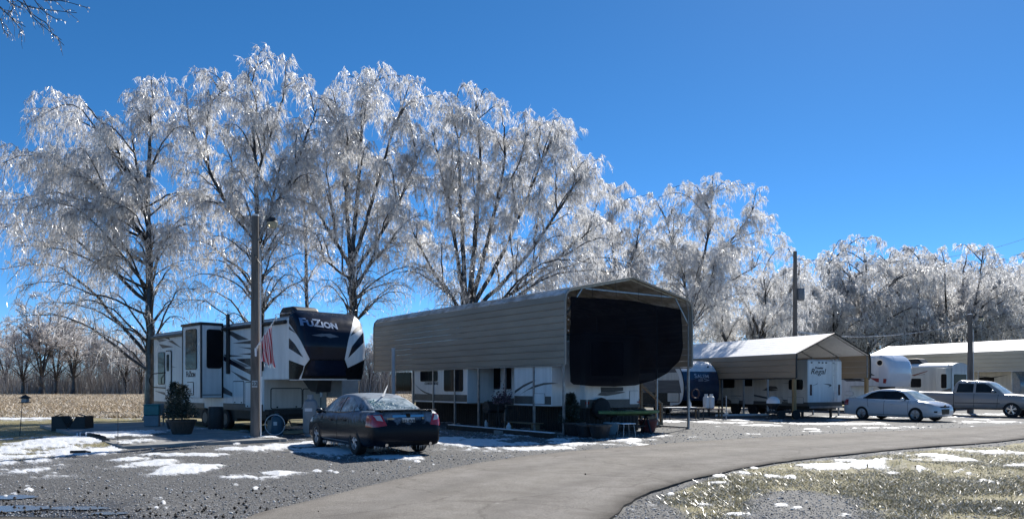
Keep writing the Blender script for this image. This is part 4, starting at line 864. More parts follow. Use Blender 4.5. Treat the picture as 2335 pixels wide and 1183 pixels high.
MB().tube([(-.06, .9, 3.80), (-.06, yE-.1, 3.80)], .07, 10).build("awning_roll", STEELB, fz, smooth=True); MB().tube([(-.06, y2+.1, 3.80), (-.06, 13.2, 3.80)], .07, 10).build("awning_roll", pm("grey awning", (.10,.12,.13), .6), fz, smooth=True)
MB().box(-.012, .03, 13.12, 13.22, .74, 3.86).build("corner_trim", BLACK, fz)
MB().box(-.012, .02, 2.62, yE-.02, .74, .98).build("lower_skirt", DGREY, fz); MB().box(-.012, .02, y2, 13.1, .74, .95).build("lower_skirt", DGREY, fz)
# front wall of the lower body under the overhang
fw = lambda p, q: F1.front(p, q, 2.6); PF = FRONT(2.6)
MB().box(.03, TW-.03, 2.575, 2.605, .80, 1.84).build("front_wall", CREAM, fz)
PF = FRONT(2.575)
for p0, p1 in (((616,884),(688,931)), ((689,885),(731,931))):
    a0, z0 = fw(*p0); a1, z1 = fw(*p1); hatch(fz, PF, a0, min(a1, TW-.1), z1, z0, CREAM, r=.07)
MB().box(.05, TW-.05, 2.3, 2.7, .62, .80).build("front_skirt", STEELB, fz)
cx, cz = fw(722, 872); MB().prism([(1.5,1.84),(2.55,1.84),(2.0,1.45),(1.6,1.42)], lambda a, b, d: (d, a-.9, b), TW/2-.28, TW/2+.28).build("pin_box", STEELB, fz, bevel=.02)
MB().lathe([(.05,1.25),(.05,1.45)], (TW/2, .85, 0), 10).build("king_pin", GALV, fz)
MB().box(2.05, 2.25, 2.42, 2.58, 1.35, 1.42).build("junction_box", MGREY, fz)
for x in (.35, TW-.35): MB().box(x-.06, x+.06, 2.75, 2.87, .02, .75).box(x-.14, x+.14, 2.67, 2.95, 0., .03).build("landing_leg", GALV, fz)
for k in range(3):
    yy = 8.0+k*.92-2.2
    for x in (.16, TW-.16): wh = wheel(fz, (x, yy, .37), .37, .24); MB().lathe([(.22,-.125),(.20,-.05),(.06,-.09)], (x, yy, .37), 16, 'x').build("rim", pm("dark trailer rim", (.10,.10,.11), .4, .6), wh, smooth=True)
MB().box(.15, TW-.15, 5.0, 9.0, .30, .42).build("axle_frame", STEELB, fz)
for x in (.3, TW-.3): MB().box(x-.05, x+.05, 11.6, 11.7, .0, .45).build("stabiliser_leg", GALV, fz)
a0, z0 = F1.front(686, 690, 1.6); ac = MB().prism([(1.1,3.98),(2.3,3.98),(2.25,4.24),(2.05,4.40),(1.30,4.40),(1.15,4.26)], lambda a, b, d: (d, a, b), a0-.5, a0+.5).build("air_conditioner", STEELB, fz, bevel=.11, seg=4)
MB().tube([(.35,1.2,3.95),(.35,1.2,4.16),(.35,2.4,4.16),(.35,2.4,3.95)], .012, 6).tube([(.15,1.6,4.155),(1.05,1.5,4.155)], .012, 6).build("antenna", ALU, fz)
MB().box(.5, .9, 8.4, 8.8, 3.94, 4.06).build("roof_vent", WHITE, fz, bevel=.03); MB().box(.9, 1.7, 10.4, 11.2, 3.94, 4.16).build("roof_vent", WHITE, fz, bevel=.05)
MB().box(TW+.02, TW+.75, 1.6, 4.6, 1.2, 3.55).build("slide_out", pm("slide side", (.36,.37,.38), .5), fz, bevel=.03)
# folding entry steps at the rear door
st = F1.world(-.1, (lo+hi)/2 if False else s0(385,900)[0], 0)
for k in range(3): MB().box(-.28-.26*k-.13, -.28-.26*k+.13, s0(385,900)[0]-.38, s0(385,900)[0]+.38, .62-.2*k, .65-.2*k).build("entry_step", STEELB, fz)
for sg in (-.38, .38): MB().bar((-.1, s0(385,900)[0]+sg, .74), (-.85, s0(385,900)[0]+sg, .12), .03, .05).build("step_rail", GALV, fz)

# ------------------------------------------------------------------ carports of folded sheet metal
def carport(fr, W, L, label, path, step, mwall, mroof, post_y, zroof, post_mats=None, trim=None, thick=.014, hoops=True, group="metal carports over the trailers", endz=None):
    root = fr.thing("carport", label, "carport", group)
    P = resample([np.array(q) for q in path], 400); d = np.r_[0, np.cumsum(np.linalg.norm(np.diff(P, axis=0), axis=1))]; n = max(4, int(round(d[-1]/step)))
    Q = np.stack([np.interp(np.linspace(0, d[-1], n+1), d, P[:, j]) for j in range(2)], -1); share = {}
    for i in range(n):
        a, b = Q[i], Q[i+1]; t = (b-a)/np.linalg.norm(b-a); nn = np.array((-t[1], t[0])); ln = np.linalg.norm(b-a); k = ln
        # section in panel axes (u along the sheet, w outward): flat web with a raised rib along the lower edge
        rb = .007 if (mroof is FROSTROOF and abs(t[0]) > .55) else .026
        sec = [(0,0),(.012,rb),(.045,rb),(.058,.004),(ln*.98,.004),(ln*.98,-thick),(0,-thick)]
        pts = [(a[0]+t[0]*u+nn[0]*w, a[1]+t[1]*u+nn[1]*w) for u, w in sec]
        roofy = abs(t[0]) > .55
        b_ = MB(); m_ = len(pts); V = [(q[0], -.06, q[1]) for q in pts]+[(q[0], L, q[1]) for q in pts]
        b_.add(V, [(j, (j+1)%m_, m_+(j+1)%m_, m_+j) for j in range(m_)]+[tuple(range(m_)), tuple(reversed(range(m_, 2*m_)))])
        b_.build("roof_panel" if roofy else "wall_panel", mroof if roofy else mwall, root)
    inn = []                                            # path a little inside, for the hoops and the edge trim
    for i in range(n+1):
        t = Q[min(i+1, n)]-Q[max(i-1, 0)]; t = t/np.linalg.norm(t); inn.append(Q[i]-np.array((-t[1], t[0]))*.055)
    for y in post_y:
        MB().tube([(q[0], y, q[1]) for q in inn], .032, 4).build("rafter", GALV, root)
        for sgn, q in ((0, inn[0]), (1, inn[-1])):
            mt = GALV if post_mats is None or y != post_y[0] else post_mats; w = .035 if mt is GALV else .075
            MB().box(q[0]-w, q[0]+w, y-w+(0 if mt is GALV else .05), y+w+(0 if mt is GALV else .05), -.02, q[1]+.05 if mt is GALV else endz).build("post", mt, root)
            if mt is GALV: MB().box(q[0]-.08, q[0]+.08, y-.08, y+.08, 0, .02).build("foot_plate", GALV, root)
    tm = trim or GALV
    MB().tube([(q[0], -.085, q[1]) for q in Q], .042, 4).build("edge_trim", tm, root)
    MB().tube([(q[0], L+.02, q[1]) for q in Q], .042, 4).build("edge_trim", tm, root)
    for x, z in (Q[0], Q[-1]): MB().box(x-.03, x+.03, -.05, L, z-.05, z-.005).build("bottom_rail", tm, root)
    return root, inn
C1 = Fr(1.71, 24.75, 36); CW, CL = 6.3, 14.35
py1 = [max(.05, C1.side(px, 940, 0.)[0]) for px in (1284, 1215, 1149, 1089, 1035, 986, 940, 895)]
path1 = [(0,2.35),(0,4.50),(.03,4.66),(.12,4.80),(.28,4.89),(CW/2,5.49),(CW-.28,4.89),(CW-.12,4.80),(CW-.03,4.66),(CW,4.50),(CW,2.35)]
cp, _ = carport(C1, CW, CL, "tall long tan metal carport with black mesh screen hung across its open end", path1, .232, TAN, ROOFT, py1, 4.7, trim=pm("tan trim", (.30,.275,.24), .4, .1))
for sx in (1, -1):
    x0 = .08 if sx == 1 else CW-.08; MB().bar((x0, .03, 3.95), (x0+sx*.75, .03, 4.93), .05).build("knee_brace", GALV, cp); MB().bar((x0, .06, .05), (x0, 3.0, .05), .06).build("base_rail", GALV, cp)
MB().bar((1.0, .05, 4.95), (CW-1.0, .05, 4.95), .05).build("tie_bar", GALV, cp)
MB().bar((3.2,1.5,.05), (CW,1.5,.05), .05).build("base_rail", RUST, cp)
# black mesh screen
m, nt, p = _nodes("shade mesh"); tr = nt.nodes.new("ShaderNodeBsdfTransparent"); mx = nt.nodes.new("ShaderNodeMixShader"); mx.inputs[0].default_value = .955
tc = nt.nodes.new("ShaderNodeTexCoord"); nt.links.new(ramp(nt, noise(nt, tc.outputs['Object'], 2, 4), (.3, (.004,.0045,.007)), (.7, (.008,.009,.013))), p.inputs['Base Color']); p.inputs['Roughness'].default_value = 1.; p.inputs['Specular IOR Level'].default_value = .05
nt.links.new(tr.outputs[0], mx.inputs[1]); nt.links.new(p.outputs[0], mx.inputs[2]); nt.links.new(mx.outputs[0], nt.nodes["Material Output"].inputs[0]); MESHM = m
scr = [C1.front(*q, -.12) for q in ((1297,664),(1330,676),(1372,688),(1415,683),(1475,690),(1530,690),(1553,697),(1557,745),(1556,790),(1546,822),(1522,850),(1490,866),(1448,878),(1400,881),(1350,880),(1306,876),(1299,870))]
xs = [q[0] for q in scr]; zs = [q[1] for q in scr]; b = MB()
b.grid(lambda u, v: (min(xs)-.05+(max(xs)-min(xs)+.1)*u, -.16+.06*math.sin(u*23+v*5)*math.sin(v*2.6)+.06*v*v*math.sin(u*9), min(zs)-.05+(max(zs)-min(zs)+.1)*v), 40, 40)
root = C1.thing("mesh_screen", "black mesh shade cloth with sagging rounded hem hung across the carport end", "shade screen")
o = b.build("tmp", MESHM, root); bm = bm_of(o); bpy.data.objects.remove(o)
hull = [q for i, q in enumerate(scr) if i not in (1,2,4)]
cut_patch(bm, poly_planes(hull, 'y'), lambda f: True, .002, "cloth", MESHM, root, smooth=True, solid=False); bm.free()
b = MB()
for k in range(7): b.lathe([(.0,-.01),(.02,-.005),(.02,.005),(0,.01)], (.07, -.16, 4.55-k*.36), 8, 'y')
tag(b.build("grommets", ALU, root), kind="stuff")
b = MB()
for x, z in ((1.2,4.72),(2.3,4.78),(3.4,4.74),(4.6,4.70),(5.6,4.6)): b.tube([(x, -.12, z-.05), (x+.02, -.06, np.interp(x, [.28,CW/2,CW-.28], [4.87,5.46,4.87]))], .006, 4)
tag(b.build("hanging_cords", STEELB, root), kind="stuff")

# ------------------------------------------------------------------ trailer under the tall carport
xl = C1.front(1334, 900, .45)[0]; xr = C1.front(1459, 900, .45)[0]; T1 = Fr(*C1.world(xl, .45)[:2], 36); w1 = xr-xl
cr = T1.thing("travel_trailer", "white trailer with brown band and spare tyre under the tall tan carport", "trailer")
MB().box(0, w1, 0, 12.6, .86, 3.45).build("body", WHITE, cr, bevel=.04); MB().box(-.004, w1+.004, -.004, 12.5, .86, 1.16).build("lower_band", TAUPE, cr)
MB().box(.02, w1-.02, .02, 12.5, 3.45, 3.52).build("roof", MATS["roof membrane"], cr)
b = MB(); n = 170; zz = []
for i in range(n+1): zz.append((.0 if i % 2 else .03, 12.3*i/n))
V = [(x+.03, y, .0) for x, y in zz]+[(x+.03, y, .87) for x, y in zz]; b.add(V, [(i, i+1, n+2+i, n+1+i) for i in range(n)]); b.build("skirting", DWOOD, cr)
b = MB(); n = 30; V = [(w1*i/n, (.0 if i % 2 else .03)+.05, 0) for i in range(n+1)]+[(w1*i/n, (.0 if i % 2 else .03)+.05, .87) for i in range(n+1)]; b.add(V, [(i, i+1, n+2+i, n+1+i) for i in range(n)]); b.build("skirting", DWOOD, cr)
xS = -(xl-.06)
tS = lambda p, q: T1.side(p, q, xS); t0 = lambda p, q: T1.side(p, q, 0.); PSs = SIDE(xS); PS0 = SIDE(0.)
yA0, yA1 = tS(1290, 900)[0], tS(1172, 900)[0]; yB0, yB1 = tS(1066, 900)[0], tS(945, 900)[0]
for y0, y1 in ((max(yA0, .25), yA1), (yB0, yB1)):
    MB().box(xS, .02, y0, y1, .98, 3.2).build("slide_out", WHITE, cr, bevel=.02); MB().box(xS-.004, .01, y0+.03, y1-.03, 1.0, 1.28).build("lower_band", TAUPE, cr); MB().box(xS-.012, .0, y0, y1, .95, 1.0).build("moulding", WHITE, cr)
z4 = Z1(880, 820, 5.5595)
for p0, p1, sp in (((959,846),(998,869),True), ((1013,842),(1056,892),True)): win_px(cr, T1, PSs, tS, p0, p1, split=sp)
for p0, p1 in (((1070,843),(1087,892)), ((1120,838),(1141,887)), ((1152,838),(1166,887)), ((904,849),(938,892))): win_px(cr, T1, PS0, t0, p0, p1, split=(p0[0] == 904))
for pts, mt in (([(365,305),(430,370),(500,412),(575,432),(690,452),(575,445),(480,415)], DGREY),): 
    decal(cr, z4([(365,305),(430,365),(440,385)]), tS, PSs, mt); decal(cr, z4([(430,365),(500,405),(580,432),(575,447),(490,420),(440,385)]), tS, PSs, mt); decal(cr, z4([(580,432),(692,453),(575,447)]), tS, PSs, mt)
decal(cr, z4([(1635,390),(1740,318),(1850,268),(1905,258),(1850,290),(1740,348),(1632,425)]), tS, PSs, DGREY); decal(cr, z4([(1702,438),(1800,370),(1880,325),(1890,350),(1790,385)]), tS, PSs, TAUPE); decal(cr, z4([(1880,325),(2000,292),(2100,288),(2185,296),(2000,318),(1890,350)]), tS, PSs, TAUPE)
a, z = tS(984, 874); text_on("COUNTRY RIDGE", .155, DARKL, cr, (xS-.006, a, z), (0,-1,0), (0,0,1), offset=.002, sx=.95)
a0, z0 = tS(1219, 896); a1, z1 = tS(1243, 921); hatch(cr, PSs, a0, a1, z1, z0, WHITE, frame=MGREY, fw=.012, knob=False)
tF = lambda p, q: T1.front(p, q, 0.); PF = FRONT(0.)
win_px(cr, T1, PF, tF, (1347,777), (1421,857), r=.12); a0, z0 = tF(1435, 890); a1, z1 = tF(1456, 921); hatch(cr, PF, a0, min(a1, w1-.05), z1, z0, WHITE, frame=MGREY, fw=.012, knob=False)
z5 = Z1(1270, 860, 7.888)
decal(cr, z5([(725,315),(790,270),(1180,255),(1230,268),(1080,300),(900,332),(800,328)]), tF, PF, TAUPE, "landscape_emblem"); decal(cr, z5([(785,175),(1190,175),(1190,240),(1020,262),(790,268)]), tF, PF, DARKL, "landscape_emblem")
cx, cz = z5([(745,560)])[0]; a, z = tF(cx, cz); tyre = MB().lathe([(.10,.0),(.28,.0),(.37,.05),(.39,.12),(.37,.19),(.28,.23),(.10,.23)], (0,0,0), 32, 'y').build("spare_tyre", RUBBER, cr, smooth=True); tyre.location = (a, -.27, z)
for xx in (.1, w1-.1): MB().box(xx-.09, xx+.09, -.02, .01, 1.0, 1.09).build("tail_light", pm("red lamp lens", (.22,.008,.01), .2), cr, bevel=.01)
a, z = tF(1385, 868); text_on("COUNTRY RIDGE", .17, MGREY, cr, (a, -.006, z), (1,0,0), (0,0,1))
MB().tube([(.05, -.05, .9), (.05, -.05, 3.3)], .012, 6).build("corner_pipe", WHITE, cr)
# doorway clutter between the slide-outs is built with the props

# ------------------------------------------------------------------ bulbous dark blue trailer behind the big carport
S1 = Fr((1560-1167.5)/FPX*40, 40, 27); sw = 2.44
sm = S1.thing("travel_trailer", "travel trailer with rounded dark blue nose right of the tall carport", "trailer")
nose = [(.95,.55),(.40,.62),(.14,.85),(.02,1.2),(.0,1.6),(.06,2.0),(.22,2.4),(.50,2.72),(.85,2.92),(1.3,3.0)]
MB().prism(nose+[(8.8,3.0),(8.8,.55)], lambda a, b, d: (d, a, b), .02, sw-.02).build("body", WHITE, sm)
def nose_strip(i0, i1, mat, name, off=.02, x0=0., x1=sw):
    c = np.array(catmull([np.array(q) for q in nose], 4))[i0*4:i1*4+1]; t = np.gradient(c, axis=0); t /= np.linalg.norm(t, axis=1)[:, None]; nn = np.stack([-t[:, 1], t[:, 0]], -1); c2 = c+nn*off; m_ = len(c2)
    b = MB(); k = 6
    b.add([(x0+(x1-x0)*j/k, q[0], q[1]) for q in c2 for j in range(k+1)], [(i*(k+1)+j, i*(k+1)+j+1, (i+1)*(k+1)+j+1, (i+1)*(k+1)+j) for i in range(m_-1) for j in range(k)])
    return b.build(name, mat, sm, smooth=True)
nb = nose_strip(2, 6, pm("blue gelcoat", (.014,.035,.075), .2, var=.25, scale=1.2, coat=.6), "nose_panel"); nose_strip(6, 9, WHITE, "nose_top"); nose_strip(0, 2, BLACK, "nose_skirt", .022)
for x in (-.005, sw+.005): MB().tube([(x, q[0], q[1]) for q in catmull([np.array(q) for q in nose], 3)], .028, 6).build("edge_trim", BLACK, sm, smooth=True)
GRP = pm("grey wood grain vinyl", (.12,.11,.105), .5, var=.25, scale=2, stretch=(1,.3,5))
for z0, z1, mt in ((2.62,2.99,WHITE), (2.36,2.62,GRP), (1.95,2.36,CREAM), (1.25,1.95,GRP), (.56,1.25,BLACK)):
    MB().prism([(1.2 if z0 < 2.6 else 1.4,z0),(8.75,z0),(8.75,z1-.003),(1.2 if z0 < 2.6 else 1.4,z1-.003)], SIDE(.02), 0, .012).build("wall_band", mt, sm)
for z0, z1, y0 in ((2.36,2.62,.62),(1.95,2.36,.38),(1.25,1.95,.25)): MB().prism([(y0,z0),(1.2,z0),(1.2,z1-.003),(y0+.2,z1-.003)], SIDE(.02), 0, .012).build("wall_band", GRP if z0 != 1.95 else CREAM, sm)
s_s = lambda p, q: S1.side(p, q, 0.); a0, z0 = s_s(1522, 894); a1, z1 = s_s(1549, 917); hatch(sm, SIDE(.0), a0, a1, z1, z0, CREAM, knob=False)
bv = bvh_of(nb); smallcaps([("S",.34),("ALEM",.27)], SILVER, sm, (sw*.52, -.1, 2.16), (1,0,0), (0,.3,1), .03, bvh=bv, castdir=(0,1,0), lift=.02, sx=1.25, offset=.004)
text_on("=>", .3, SILVER, sm, (sw*.56, -.1, 1.92), (1,0,0), (0,.2,1), bvh=bv, castdir=(0,1,0), lift=.02, sx=2.4, name="arrow_emblem")
MB().lathe([(.0,-.02),(.05,-.02),(.05,.02),(0,.02)], (sw*.8, .33, 2.68), 10, 'y').build("marker_lamp", BLACK, sm)
for x in (.2, sw-.2):
    for yy in (4.2, 5.1): wheel(sm, (x, yy, .34), .34, .22)
MB().box(.2, sw-.2, .9, 8.6, .38, .56).build("chassis", STEELB, sm); MB().bar((.5,.9,.48), (sw/2,-.75,.48), .08).bar((sw-.5,.9,.48), (sw/2,-.75,.48), .08).build("tow_bar", STEELB, sm)
MB().box(sw/2-.04, sw/2+.04, -.6, -.5, 0, .45).build("tongue_jack", STEELB, sm)

# ------------------------------------------------------------------ low carport with snowy roof and the trailer under it
C2 = Fr((1813-1167.5)/FPX*36.6, 36.6, 25); c2w = 5.15
path2 = [(0,2.02),(0,3.20),(c2w/2,4.28),(c2w,3.20),(c2w,2.02)]
py2 = [.06]+[max(.3, C2.side(px, 930, 0.)[0]) for px in (1749, 1694, 1645)]+[11.5]
carport(C2, c2w, 12.0, "low carport with snow white roof and brown wall panels over wooden corner posts", path2, .30, TAN2, FROSTROOF, py2, 3.2, post_mats=LUMBER, endz=2.06, trim=STEELB)
R1 = Fr(*C2.world(1.38, .5)[:2], 25); rw = 2.4
rg = R1.thing("travel_trailer", "white trailer with ladder up its rear wall under the low snowy carport", "trailer")
MB().box(0, rw, 0, 9.2, .60, 2.92).build("body", WHITE, rg, bevel=.06); MB().box(-.004, rw+.004, -.006, 9.0, .60, .80).build("lower_band", TAUPE, rg); MB().box(.05, rw-.05, .05, 9.1, 2.92, 2.98).build("roof", MATS["roof membrane"], rg)
MB().box(-.006, .02, .03, 9.1, .8, 2.9).build("side_wall", CREAM, rg)
r0 = lambda p, q: R1.side(p, q, 0.); rf = lambda p, q: R1.front(p, q, 0.); PR = SIDE(-.006); PRF = FRONT(0.); z6 = Z1(1580, 740, 4.7316)
for p0, p1 in (((1644,862),(1675,884)), ((1799,865),(1831,888))): win_px(rg, R1, PR, r0, p0, p1)
a0, z0 = r0(1696, 860); a1, z1 = r0(1718, 921); dr = MB().prism(rrect(a0, a1, z1, z0, .05), PR, -.002, .02).build("door", CREAM, rg); b0, q0 = r0(1698, 861); b1, q1 = r0(1716, 880); MB().prism(rrect(b0, b1, q1, q0, .04), PR, .018, .03).build("pane", GLASS, dr)
for pts, mt in (([(305,785),(360,782),(405,812),(360,825),(310,815)], DGREY), ([(385,768),(470,762),(525,764),(525,770)], DGREY), ([(660,752),(880,795),(880,815),(660,770)], DGREY), ([(970,805),(1070,818),(980,828)], DGREY), ([(820,590),(900,570),(1060,568),(900,578)], DGREY), ([(960,628),(1220,632),(1000,632)], DGREY), ([(750,705),(800,685),(930,702),(850,716)], TAUPE), ([(780,690),(830,660),(900,665),(920,692)], TAUPE)): decal(rg, z6(pts), r0, PR, mt)
for q0, q1 in (((415,785),(500,850)), ((1025,778),(1195,850)), ((880,775),(965,855))):
    (p0, p1) = z6([q0, q1]); a0, z0 = r0(*p0); a1, z1 = r0(*p1); hatch(rg, PR, a0, a1, z1, z0, CREAM, frame=MGREY, fw=.014, knob=False)
a, z = rf(1868, 838.5); text_on("Prowler", .17, DARKL, rg, (a, -.006, z), (1,0,0), (0,0,1), offset=.004); a, z = rf(1865, 847); text_on("Regal", .40, DARKL, rg, (a, -.006, z), (1,0,0), (0,0,1), shear=.25, offset=.002, sx=1.2)
for pts in ([(1270,665),(1350,630),(1340,640)], [(1400,635),(1480,640),(1500,655),(1460,675),(1478,655)]): decal(rg, z6(pts), rf, PRF, DGREY)
for x in (.2, rw-.22): MB().box(x-.06, x+.06, -.03, .01, 1.15, 1.7).build("tail_light", pm("dark red lens", (.05,.006,.008), .25), rg, bevel=.01)
for q in ((1280,408),(1360,408),(1398,410),(1436,410),(1515,412)):
    a, z = rf(*z6([q])[0]); MB().box(a-.05, a+.05, -.02, .01, z-.03, z+.03).build("marker_lamp", BLACK, rg)
xa = rf(*z6([(1497,400)])[0])[0]; xb = rf(*z6([(1537,400)])[0])[0]; ld = MB().tube([(xa, -.10, .85), (xa, -.10, 3.0), (xa, .15, 3.12)], .018, 6).tube([(xb, -.10, .85), (xb, -.10, 3.0), (xb, .15, 3.12)], .018, 6).build("ladder", ALU, rg, smooth=True)
for k in range(7): MB().tube([(xa, -.10, .95+.3*k), (xb, -.10, .95+.3*k)], .014, 6).build("rung", ALU, ld)
MB().box(.1, rw-.1, -.12, .0, .50, .60).build("bumper", GALV, rg); MB().box(.2, rw-.2, .2, 9.0, .40, .60).build("chassis", STEELB, rg)
for x in (.2, rw-.2):
    for px in (1672, 1712): wheel(rg, (x, r0(px, 930)[0], .34), .34, .22)
    MB().box(x-.05, x+.05, .5, .6, 0, .42).build("stabiliser_leg", STEELB, rg)

# ------------------------------------------------------------------ white fifth wheel with a red stripe
M1 = Fr((2027-1167.5)/FPX*45, 45, 31); mw = 2.45
mt_ = M1.thing("travel_trailer", "white fifth wheel trailer with smooth nose and red stripe behind white car", "trailer")
MB().prism([(.62,1.60),(2.6,1.60),(2.6,.66),(11,.66),(11,3.42),(.62,3.42)], lambda a, b, d: (d, a, b), 0, mw).build("body", WHITE, mt_, bevel=.05)
MB().box(.1, mw-.1, .6, 10.9, 3.42, 3.48).build("roof", FROSTROOF, mt_); mc = cap_mesh(mt_, mw+.02, 1.58, 3.50, .64, ([0,.15,.4,.6,.8,.92,1], [.62,.78,.86,.84,.70,.48,.22]), pm("bluish white gelcoat", (.62,.66,.72), .22, var=.06, scale=.8, coat=.5), pw=.5)
mc.location.x = -.01
m0 = lambda p, q: M1.side(p, q, 0.); PM = SIDE(0.); z7 = Z1(1920, 680, 3.8169)
for pts, mt in (([(240,690),(388,700),(380,740),(300,725)], RED), ([(0,690),(140,700),(235,725),(60,716)], DGREY), ([(200,640),(250,650),(290,672),(230,668)], DGREY), ([(0,700),(60,706),(120,722),(40,722)], MGREY)): decal(mt_, z7(pts), m0, PM, mt)
a, z = m0(*z7([(330,560)])[0]); MB().lathe([(.0,-.01),(.22,-.01),(.22,.02),(0,.02)], (-.01, a, z), 20, 'x').build("round_window", ALU, mt_); MB().lathe([(.0,-.02),(.16,-.02),(.16,.02),(0,.02)], (-.02, a, z), 20, 'x').build("pane", GLASS, mt_)
for q0, q1 in (((28,808),(98,845)),): (p0, p1) = z7([q0, q1]); a0, z0 = m0(*p0); a1, z1 = m0(*p1); hatch(mt_, PM, a0, a1, z1, z0, WHITE, frame=MGREY, fw=.014, knob=False)
MB().prism([(1.0,1.58),(1.9,1.58),(1.5,1.25),(1.1,1.25)], lambda a, b, d: (d, a-.5, b), mw/2-.25, mw/2+.25).build("pin_box", STEELB, mt_); MB().box(.2, mw-.2, 2.7, 10.8, .4, .66).build("chassis", STEELB, mt_)
for x in (.35, mw-.35): MB().box(x-.06, x+.06, 2.8, 2.92, 0, .7).build("landing_leg", GALV, mt_)
for x in (.2, mw-.2):
    for yy in (6.4, 7.3): wheel(mt_, (x, yy, .36), .36, .22)
MB().tube([(.5,3.2,3.45),(.5,3.2,3.75),(.5,3.6,3.78)], .02, 6).build("antenna", STEELB, mt_)

# ------------------------------------------------------------------ cream trailer with arched end wall
E1 = Fr((2171-1167.5)/FPX*52, 52, 36); ew = 2.45
el = E1.thing("travel_trailer", "cream trailer with arched end and black roof box behind the silver pickup", "trailer")
arch = [(0,.7),(0,2.95)]+[(ew/2-ew/2*math.cos(math.pi*k/10), 2.95+.30*math.sin(math.pi*k/10)) for k in range(1,10)]+[(ew,2.95),(ew,.7)]
MB().prism(arch, lambda a, b, d: (a, d, b), 0, 11.5).build("body", CREAM, el, bevel=.03)
MB().prism([(ew/2-(ew/2+.03)*math.cos(math.pi*k/10), 2.96+.31*math.sin(math.pi*k/10)) for k in range(11)]+[(ew/2+(ew/2-.03)*math.cos(math.pi*k/10), 2.93+.27*math.sin(math.pi*k/10)) for k in range(11)], lambda a, b, d: (a, d, b), .3, 11.5).build("roof", FROSTROOF, el)
MB().prism(arch, lambda a, b, d: (a, d, b), -.02, -.001).build("end_wall", WHITE, el)
e0 = lambda p, q: E1.side(p, q, 0.); ef = lambda p, q: E1.front(p, q, 0.); z8 = Z1(2060, 760, 5.6327)
eS = -.8; es = lambda p, q: E1.side(p, q, eS); y0, y1 = es(*z8([(612,600)])[0])[0], es(*z8([(412,600)])[0])[0]
MB().box(eS, 0, max(y0, .05), y1, .8, 2.85).build("slide_out", CREAM, el, bevel=.02); a0, z0 = es(*z8([(485,520)])[0]); a1, z1 = es(*z8([(556,702)])[0]); rvwin(el, SIDE(eS), a0, a1, z1, z0, split=False)
decal(el, z8([(440,745),(612,700),(612,752)]), es, SIDE(eS), DGREY)
(p0, p1) = z8([(95,578),(228,690)]); a0, z0 = e0(*p0); a1, z1 = e0(*p1); rvwin(el, SIDE(0.), a0, a1, z1, z0)
for pts, mt in (([(105,535),(320,475),(300,490),(140,545)], RUST), ([(110,550),(280,518),(270,525)], RUST)): decal(el, z8(pts), e0, SIDE(0.), mt)
(p0, p1) = z8([(645,522),(802,700)]); a0, z0 = ef(*p0); a1, z1 = ef(*p1); rvwin(el, FRONT(-.02), a0, min(a1, ew-.1), z1, z0)
MB().prism([(2.2,3.2),(4.6,3.2),(4.4,3.62),(2.6,3.62)], lambda a, b, d: (d, a, b), .5, 1.7).build("roof_box", STEELB, el, bevel=.1); MB().box(.3, ew-.3, .3, 11.3, .4, .7).build("chassis", STEELB, el)
for x in (.2, ew-.2):
    for yy in (5.4, 6.3): wheel(el, (x, yy, .35), .35, .22)
# ------------------------------------------------------------------ long pale carport on the right and the blue nosed trailer under it
C3 = Fr(39.6, 51.2, 26); c3w = 6.0
carport(C3, c3w, 17.5, "long pale carport with snow white roof at the right border behind the pickup", [(0,2.75),(0,4.25),(c3w/2,5.25),(c3w,4.25),(c3w,2.75)], .30, PALE, FROSTROOF, [.1,2.6,5.1,7.6,10.1,12.6,15.1,17.3], 4.2, trim=pm("white trim", (.7,.7,.7), .4))
B1 = Fr(*C3.world(1.9, 5.5)[:2], 26)
bt = B1.thing("travel_trailer", "trailer with pale blue nose standing under the long pale carport", "trailer")
MB().box(0, 2.4, .7, 8.6, .6, 2.95).build("body", CREAM, bt, bevel=.04); nz = [(.75,.6),(.25,.8),(.0,1.3),(.05,2.0),(.35,2.6),(.75,2.95)]
MB().prism(nz, lambda a, b, d: (d, a, b), 0, 2.4).build("nose", pm("pale blue gelcoat", (.10,.19,.30), .25, var=.15, coat=.4), bt, bevel=.03); MB().prism(rrect(2.0, 3.2, 1.6, 2.3, .08), SIDE(0.), 0, .02).build("window", GLASS, bt)
MB().prism([(.8,2.5),(2.2,2.2),(3.6,2.45),(2.2,2.3)], SIDE(0.), 0, .006).build("stripe", DGREY, bt); MB().box(.2, 2.2, 1., 8.4, .4, .6).build("chassis", STEELB, bt)
for x in (.2, 2.2): wheel(bt, (x, 4.6, .34), .34, .22)
# ------------------------------------------------------------------ cars: lofted bodies, cut wheel arches, glass and lamps lying on the panels
def interp_st(st, xs):
    st = np.array(st, float); out = []
    from_x = st[:, 0]
    def cub(col):                                       # monotone-ish smooth interpolation through the stations
        y = st[:, col]; d = np.gradient(y, from_x); r = []
        for x in xs:
            i = int(np.clip(np.searchsorted(from_x, x)-1, 0, len(from_x)-2)); h = from_x[i+1]-from_x[i]; t = (x-from_x[i])/h
            r.append((2*t**3-3*t**2+1)*y[i]+(t**3-2*t**2+t)*h*d[i]*.8+(-2*t**3+3*t**2)*y[i+1]+(t**3-t**2)*h*d[i+1]*.8)
        return np.array(r)
    return [cub(c) for c in range(1, st.shape[1])]
def loft(sections, name, mat, parent):
    n = len(sections[0]); V = [p for s in sections for p in s]; m = len(sections)
    Fq = [(i*n+k, i*n+(k+1)%n, (i+1)*n+(k+1)%n, (i+1)*n+k) for i in range(m-1) for k in range(n)]+[tuple(range(n)), tuple(reversed(range((m-1)*n, m*n)))]
    b = MB(); b.add(V, Fq); return b.build(name, mat, parent, smooth=True, sharp=42)
def mirror_section(half): return half+[(-y, z) for y, z in reversed(half) if abs(y) > 1e-6]
